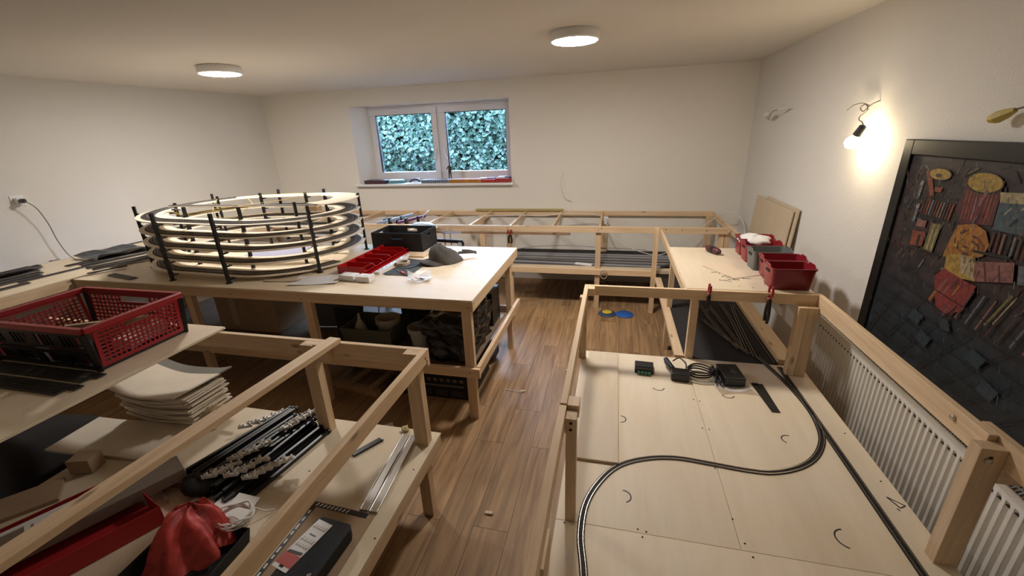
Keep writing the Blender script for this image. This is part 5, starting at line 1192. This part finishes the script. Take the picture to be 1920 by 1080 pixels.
# ================================================================ WINDOW SILL THINGS
sz = wz0 + .031
def sbox(name, x0, x1, y0, y1, h, m, label, cat, band=None, rot=0):
    t = thing(name, ((x0 + x1) / 2, (y0 + y1) / 2, sz), label, cat)
    MB().obox(((x0 + x1) / 2, (y0 + y1) / 2, sz + h / 2), (x1 - x0, y1 - y0, h), m, rot=(0, 0, rot)).build('cover', t, bevel=.004)
    if band: MB().obox(((x0 + x1) / 2, y0 - .0008, sz + h / 2), ((x1 - x0) * .9, .002, h * .5), band).build('page_edge', t)
    return t
sbox('book', -3.24, -2.93, 5.12, 5.30, .045, mat('book_dark', (.03, .015, .02), .4), 'thick black and maroon book at the left end of the window sill', 'book', mat('maroon_edge', (.08, .02, .03), .6))
sbox('booklet', -2.92, -2.72, 5.16, 5.34, .035, mat('teal_cover', (.10, .26, .27), .4), 'teal booklet with a pale top beside the dark book', 'booklet', None, .25)
tag(MB().obox((-2.83, 5.24, sz + .0385), (.18, .14, .004), PAPER, rot=(0, 0, .25)).build('paper_pad'), 'pale sheet lying on the teal booklet on the sill', 'paper')
t = thing('model_wagon', (-2.52, 5.18, sz), 'small white and dark curved plastic piece on the sill, left of the silver pack', 'plastic part')
MB().tube(bez([(-2.60, 5.16, sz + .015), (-2.57, 5.17, sz + .04), (-2.50, 5.17, sz + .045), (-2.46, 5.17, sz + .02)]), .014, mat('dark_blue_plastic', (.04, .05, .12), .3), 8).build('frame', t, smooth=True); MB().obox((-2.53, 5.2, sz + .05), (.09, .04, .018), WHITE, rot=(0, -.2, .2)).build('top', t)
t = sbox('plastic_pack', -2.43, -2.05, 5.13, 5.30, .042, mat('silver_pack', (.36, .40, .48), .25), 'silver blue striped plastic pack in the middle of the sill', 'pack')
mb = MB(); [mb.obox((-2.41 + .026 * k, 5.128, sz + .022), (.012, .004, .032), mat('pack_dark', (.04, .05, .08), .4)) for k in range(14)]; mb.build('dark_ribs', t)
ORG = mat('orange_pack', (.50, .22, .03), .35)
for (a, c, lb) in ((-2.04, -1.81, 'left of two orange packs on the sill beneath the little figure'), (-1.80, -1.62, 'right of two orange packs on the sill')):
    t = sbox('orange_pack', a, c, 5.13, 5.28, .042, ORG, lb, 'pack'); MB().obox(((a + c) / 2, 5.20, sz + .0435), ((c - a) * .8, .10, .002), mat('pack_red', (.35, .03, .02), .4)).build('red_top', t)
    mb = MB(); [mb.obox((a + .03 + .03 * k, 5.128, sz + .02), (.006, .003, .03), mat('pack_line', (.2, .07, .02), .5)) for k in range(int((c - a) / .03) - 1)]; mb.build('ribs', t)
REDB = mat('sill_red_box', (.42, .035, .025), .35)
sbox('red_box', -1.61, -1.44, 5.12, 5.28, .040, REDB, 'small red box on the sill beside the orange packs', 'box')
sbox('red_box', -1.435, -1.245, 5.12, 5.30, .052, mat('sill_red_box_dull', (.36, .04, .035), .4), 'wide dull red box at the right end of the sill', 'box')
for (x, m, lb, r) in ((-1.60, WHITE, 'white slip on the small red box on the sill', .3), (-1.50, PUR, 'purple wrapped packet on the small red box', -.2), (-1.37, WHITE, 'white card on the wide dull red box on the sill', .1), (-1.285, mat('navy_packet', (.05, .05, .13), .4), 'navy packet on the wide dull red box on the sill', -.2)):
    zt2 = sz + (.0415 if x < -1.44 else .0535)
    tag(MB().obox((x, 5.2, zt2 + .007), (.085, .09, .012), m, rot=(0, 0, r)).build('small_packet', bevel=.002), lb, 'packet')
# little action figure standing on the orange pack
fg = thing('figurine', (-2.05, 5.20, sz + .045), 'small dark standing toy figure on the left orange pack before the window', 'figurine')
me = bpy.data.meshes.new('figurine_body'); z_ = sz + .045; X0, Y0 = -1.975, 5.20
pv = [((0, 0, .085), .012), ((0, 0, .105), .012), ((0, 0, .132), .016), ((0, 0, .148), .006), ((0, -.001, .163), .011), ((.018, 0, .137), .006), ((.026, -.002, .112), .0055), ((.020, -.010, .092), .005), ((-.018, 0, .137), .006), ((-.030, -.004, .115), .0055), ((-.036, -.018, .108), .005),
      ((.009, 0, .075), .0095), ((.012, -.003, .042), .0075), ((.013, 0, .006), .006), ((.013, -.010, .004), .005), ((-.009, 0, .075), .0095), ((-.013, .002, .042), .0075), ((-.015, .004, .006), .006), ((-.017, -.008, .004), .005)]
ed = [(0, 1), (1, 2), (2, 3), (3, 4), (2, 5), (5, 6), (6, 7), (2, 8), (8, 9), (9, 10), (0, 11), (11, 12), (12, 13), (13, 14), (0, 15), (15, 16), (16, 17), (17, 18)]
me.from_pydata([p for p, _ in pv], ed, []); me.materials.append(mat('figure_dark', (.02, .018, .022), .4))
bo = bpy.data.objects.new('body', me); COL.objects.link(bo); bo.parent = fg
sk = bo.modifiers.new('skin', 'SKIN')
for i, (_, r) in enumerate(pv): me.skin_vertices[0].data[i].radius = (r, r); me.skin_vertices[0].data[i].use_root = (i == 0)
ss = bo.modifiers.new('sub', 'SUBSURF'); ss.levels = 2; ss.render_levels = 2
fg.scale = (1.1, 1.1, 1.1)

# ================================================================ UNDER THE CENTRE TABLE
zs = .3525
t = thing('cardboard_box', (-2.95, 2.75, zs), 'taped cardboard box on the shelf under the centre table', 'cardboard box')
MB().box(-3.16, -2.58, 2.55, 2.98, zs, zs + .30, CARD).build('carton', t, bevel=.003)
mb = MB(); mb.box(-3.02, -2.96, 2.5485, 2.5495, zs + .05, zs + .30, mat('clear_tape', (.45, .38, .30), .15)); mb.box(-3.02, -2.96, 2.5485, 2.98, zs + .3005, zs + .3012, mat('clear_tape', (.45, .38, .30), .15)); mb.build('tape', t)
t = thing('plastic_basket', (-1.72, 2.55, zs), 'dull green-grey rectangular basket with pots under the centre table', 'basket')
mb = MB(); open_box(mb, Matrix.Translation((-1.70, 2.55, zs)), .36, .26, .17, .006, mat('basket_olive', (.10, .10, .075), .6), .025); mb.build('shell', t)
def pot(x, y, z, r, h, m, label, name='flower_pot', cat='pot', soil=None):
    t = thing(name, (x, y, z), label, cat); MB().lathe([(0, 0), (r * .72, 0), (r * .95, h * .8), (r * 1.06, h * .8), (r * 1.08, h), (r * .96, h), (r * .9, h * .82), (r * .66, .006), (0, .006)], m, 28, Matrix.Translation((x, y, z))).build('shell', t, smooth='auto')
    if soil: MB().lathe([(0, h * .75), (r * .86, h * .75)], soil, 24, Matrix.Translation((x, y, z))).build('contents', t)
pot(-1.60, 2.56, zs + .008, .085, .20, mat('pot_cream', (.42, .36, .28), .6), 'cream pot standing in the basket under the centre table', soil=mat('pot_content', (.25, .20, .16), .8))
pot(-1.325, 2.52, zs, .085, .17, mat('pot_white', (.50, .48, .44), .4), 'white bucket-shaped pot right of the basket')
t = thing('glue_bottle', (-1.80, 2.50, zs + .008), 'cream bottle with pointed spout standing in the basket', 'bottle')
MB().lathe([(0, 0), (.042, 0), (.052, .03), (.050, .10), (.030, .16), (.012, .19), (.006, .24), (0, .243)], mat('bottle_cream', (.52, .46, .34), .45), 24, Matrix.Translation((-1.80, 2.50, zs + .009))).build('body', t, smooth=True)
FILM = mat('black_film', (.008, .008, .009), .18, bump=1.0, bscale=14)
nu = 18; vs = []; fs = []; rnd = random.Random(4)
for face in range(5):
    o = len(vs)
    for j in range(nu + 1):
        for i in range(nu + 1):
            u, v = i / nu * 2 - 1, j / nu * 2 - 1
            P = [(u, -1, v), (1, u, v), (-u, 1, v), (-1, -u, v), (u, v, 1)][face]
            vs.append(Vector(P))
    fs += [(o + j * (nu + 1) + i, o + j * (nu + 1) + i + 1, o + (j + 1) * (nu + 1) + i + 1, o + (j + 1) * (nu + 1) + i) for j in range(nu) for i in range(nu)]
for k, p in enumerate(vs):
    q = p.normalized() * 1.25; p = p.lerp(q, .22); w_ = .5 + .5 * min(1, p.z + 1)
    n_w = .05 * (math.sin(7 * p.x + 3 * p.z) + math.sin(9 * p.y - 5 * p.z + 1) + .7 * math.sin(16 * p.z + 4 * p.x) + .5 * math.sin(27 * p.z + 11 * p.y + 5 * p.x))
    vs[k] = Vector((-1.055 + .165 * p.x * (1 + n_w), 2.60 + .26 * p.y * (1 + n_w), zs + .155 + .155 * max(-.999, p.z * (1 + n_w * .6))))
tag(MB().add(vs, fs, FILM).build('film_wrapped_bale', smooth=True), 'bale wrapped in shiny black crinkled film under the right end of the centre table', 'wrapped bale')
t = thing('black_carton', (-.99, 3.05, zs), 'black printed carton under the table near its rear right leg', 'carton')
MB().box(-1.13, -.90, 2.94, 3.16, zs, zs + .28, BLACK).build('body', t, bevel=.003)
mb = MB(); mb.box(-1.10, -1.02, 2.938, 2.9395, zs + .17, zs + .20, mat('silver_print', (.35, .36, .42), .4)); [mb.box(-1.08 + .03 * k, -1.065 + .03 * k, 2.938, 2.9395, zs + .06 + .012 * (k % 3), zs + .10, mat('silver_print', (.35, .36, .42), .4)) for k in range(4)]; mb.build('print', t)
t = thing('black_carton', (-1.35, 2.95, zs), 'black carton under the table behind the white pot', 'carton')
MB().box(-1.62, -1.20, 2.80, 3.10, zs, zs + .26, mat('dark_carton', (.02, .018, .02), .4)).build('body', t, bevel=.003)
mb = MB(); mb.box(-1.36, -1.30, 2.798, 2.7995, zs + .19, zs + .235, mat('silver_print', (.35, .36, .42), .4)); mb.build('print', t)
t = thing('monitor', (-2.10, 2.75, zs), 'dark flat panel leaning under the centre table beside the middle leg', 'panel')
MB().obox((-2.18, 2.78, zs + .13), (.42, .02, .26), mat('dark_panel', (.012, .013, .016), .3), rot=(-.35, 0, .15)).build('panel', t, bevel=.003)
t = thing('tall_dark_box', (-1.98, 2.62, zs), 'tall dark narrow box under the table left of the basket', 'box'); MB().box(-2.05, -1.93, 2.56, 2.72, zs, zs + .25, BLACKM).build('body', t, bevel=.003)
tag(MB().tube([(-1.72, 2.62, zs + .12), (-1.66, 2.58, zs + .36)], .004, mat('stick_brown', (.30, .16, .10), .6), 6).build('thin_stick'), 'thin brown stick rising from the basket', 'stick')
# on the floor beneath
t = thing('wooden_frame', (-1.85, 2.55, 0), 'small slatted wooden frame lying on the floor under the centre table', 'wooden frame')
Mw = Matrix.Translation((-1.87, 2.55, 0)) @ Matrix.Rotation(-.18, 4, 'Z'); w2 = wood('frame_pine', (.40, .26, .14), (.28, .17, .09), 0)
for (cx_, cy_, sx, sy) in ((0, -.15, .52, .05), (0, .15, .52, .05)): MB().obox(None, (sx, sy, .05), w2, M=Mw @ Matrix.Translation((cx_, cy_, .026))).build('slat', t, bevel=.002)
for cx_ in (-.2, .0, .2): MB().obox(None, (.05, .349, .022), w2, M=Mw @ Matrix.Translation((cx_, 0, .0625))).build('cross_slat', t, bevel=.002)
t = thing('black_carton', (-1.1, 2.6, 0), 'flat black printed carton on the floor under the lower rail', 'carton')
MB().box(-1.50, -.93, 2.42, 2.86, .001, .20, BLACK).build('body', t, bevel=.006)
mb = MB(); pr = mat('faded_print', (.16, .13, .12), .5); mb.box(-1.35, -.99, 2.418, 2.4195, .10, .115, pr)
for k in range(7): mb.box(-1.32 + .05 * k, -1.29 + .05 * k, 2.418, 2.4195, .14, .165, pr)
for k in range(3): mb.box(-1.33 + .12 * k, -1.24 + .12 * k, 2.418, 2.4195, .02, .07, mat('faint_print', (.05, .045, .045), .5))
mb.build('print', t)
t = thing('blue_bag', (-.90, 2.95, 0), 'dark bag on the floor behind the flat black carton', 'bag'); blob((-1.02, 3.02, .085), .13, .14, .084, mat('navy_bag', (.02, .025, .05), .5), 31, .1).build('body', t, smooth=True)
for (x, y, m, lb, z_) in ((.155, 4.13, BLUE, 'blue plastic disc on the floor under the back frame', .001), (-.02, 4.13, mat('disc_darkblue', (.04, .07, .16), .4), 'dark blue disc under the yellow one on the floor', .001)):
    tag(MB().lathe([(0, 0), (.085, 0), (.09, .006), (.08, .014), (.02, .02), (0, .02)], m, 32, Matrix.Translation((x, y, z_))).build('plastic_disc', smooth='auto'), lb, 'disc')
tag(MB().lathe([(0, 0), (.048, 0), (.05, .008), (.03, .016), (0, .018)], mat('disc_yellow', (.60, .46, .05), .4), 28, Matrix.Translation((-.02, 4.12, .022))).build('plastic_disc', smooth='auto'), 'yellow plastic disc lying on the dark blue disc on the floor', 'disc')
for (x, y, lb) in ((-.60, 2.6, 'small wood shaving on the floor beside the centre table leg'), (-.55, 1.52, 'pale wood shaving on the floor at the foot of the near left leg'), (-.30, 2.95, 'tiny brown chip on the floorboards in the aisle')):
    tag(blob((x, y, .005), .022, .012, .005, mat('shaving', (.62, .50, .33), .6), int(x * -100), .3, 10, 8).build('wood_shaving', smooth=True), lb, 'shaving')
tag(MB().tube([(-.73, 2.60, .004), (-.60, 2.58, .004)], .0025, CABLEW, 6).build('cable_end'), 'thin pale cable end lying on the floor by the centre table', 'cable')
tag(MB().obox((-1.42, 2.0, .003), (.16, .10, .004), PAPER, rot=(0, 0, .7)).build('paper_sheet'), 'pale paper on the dark floor between the two left tables', 'paper')
# tidy clamp on back frame leg: tilt

tag(blob((-3.10, .85, .20), .55, .68, .20, mat('dark_filler', (.012, .010, .009), .95), 41, .07, 30, 16).build('cloth_cover', smooth=True), 'added dark mound standing for the darkness on the floor beneath the loose upper boards', 'cloth')  # added mound, stands in for the deep darkness on the floor here
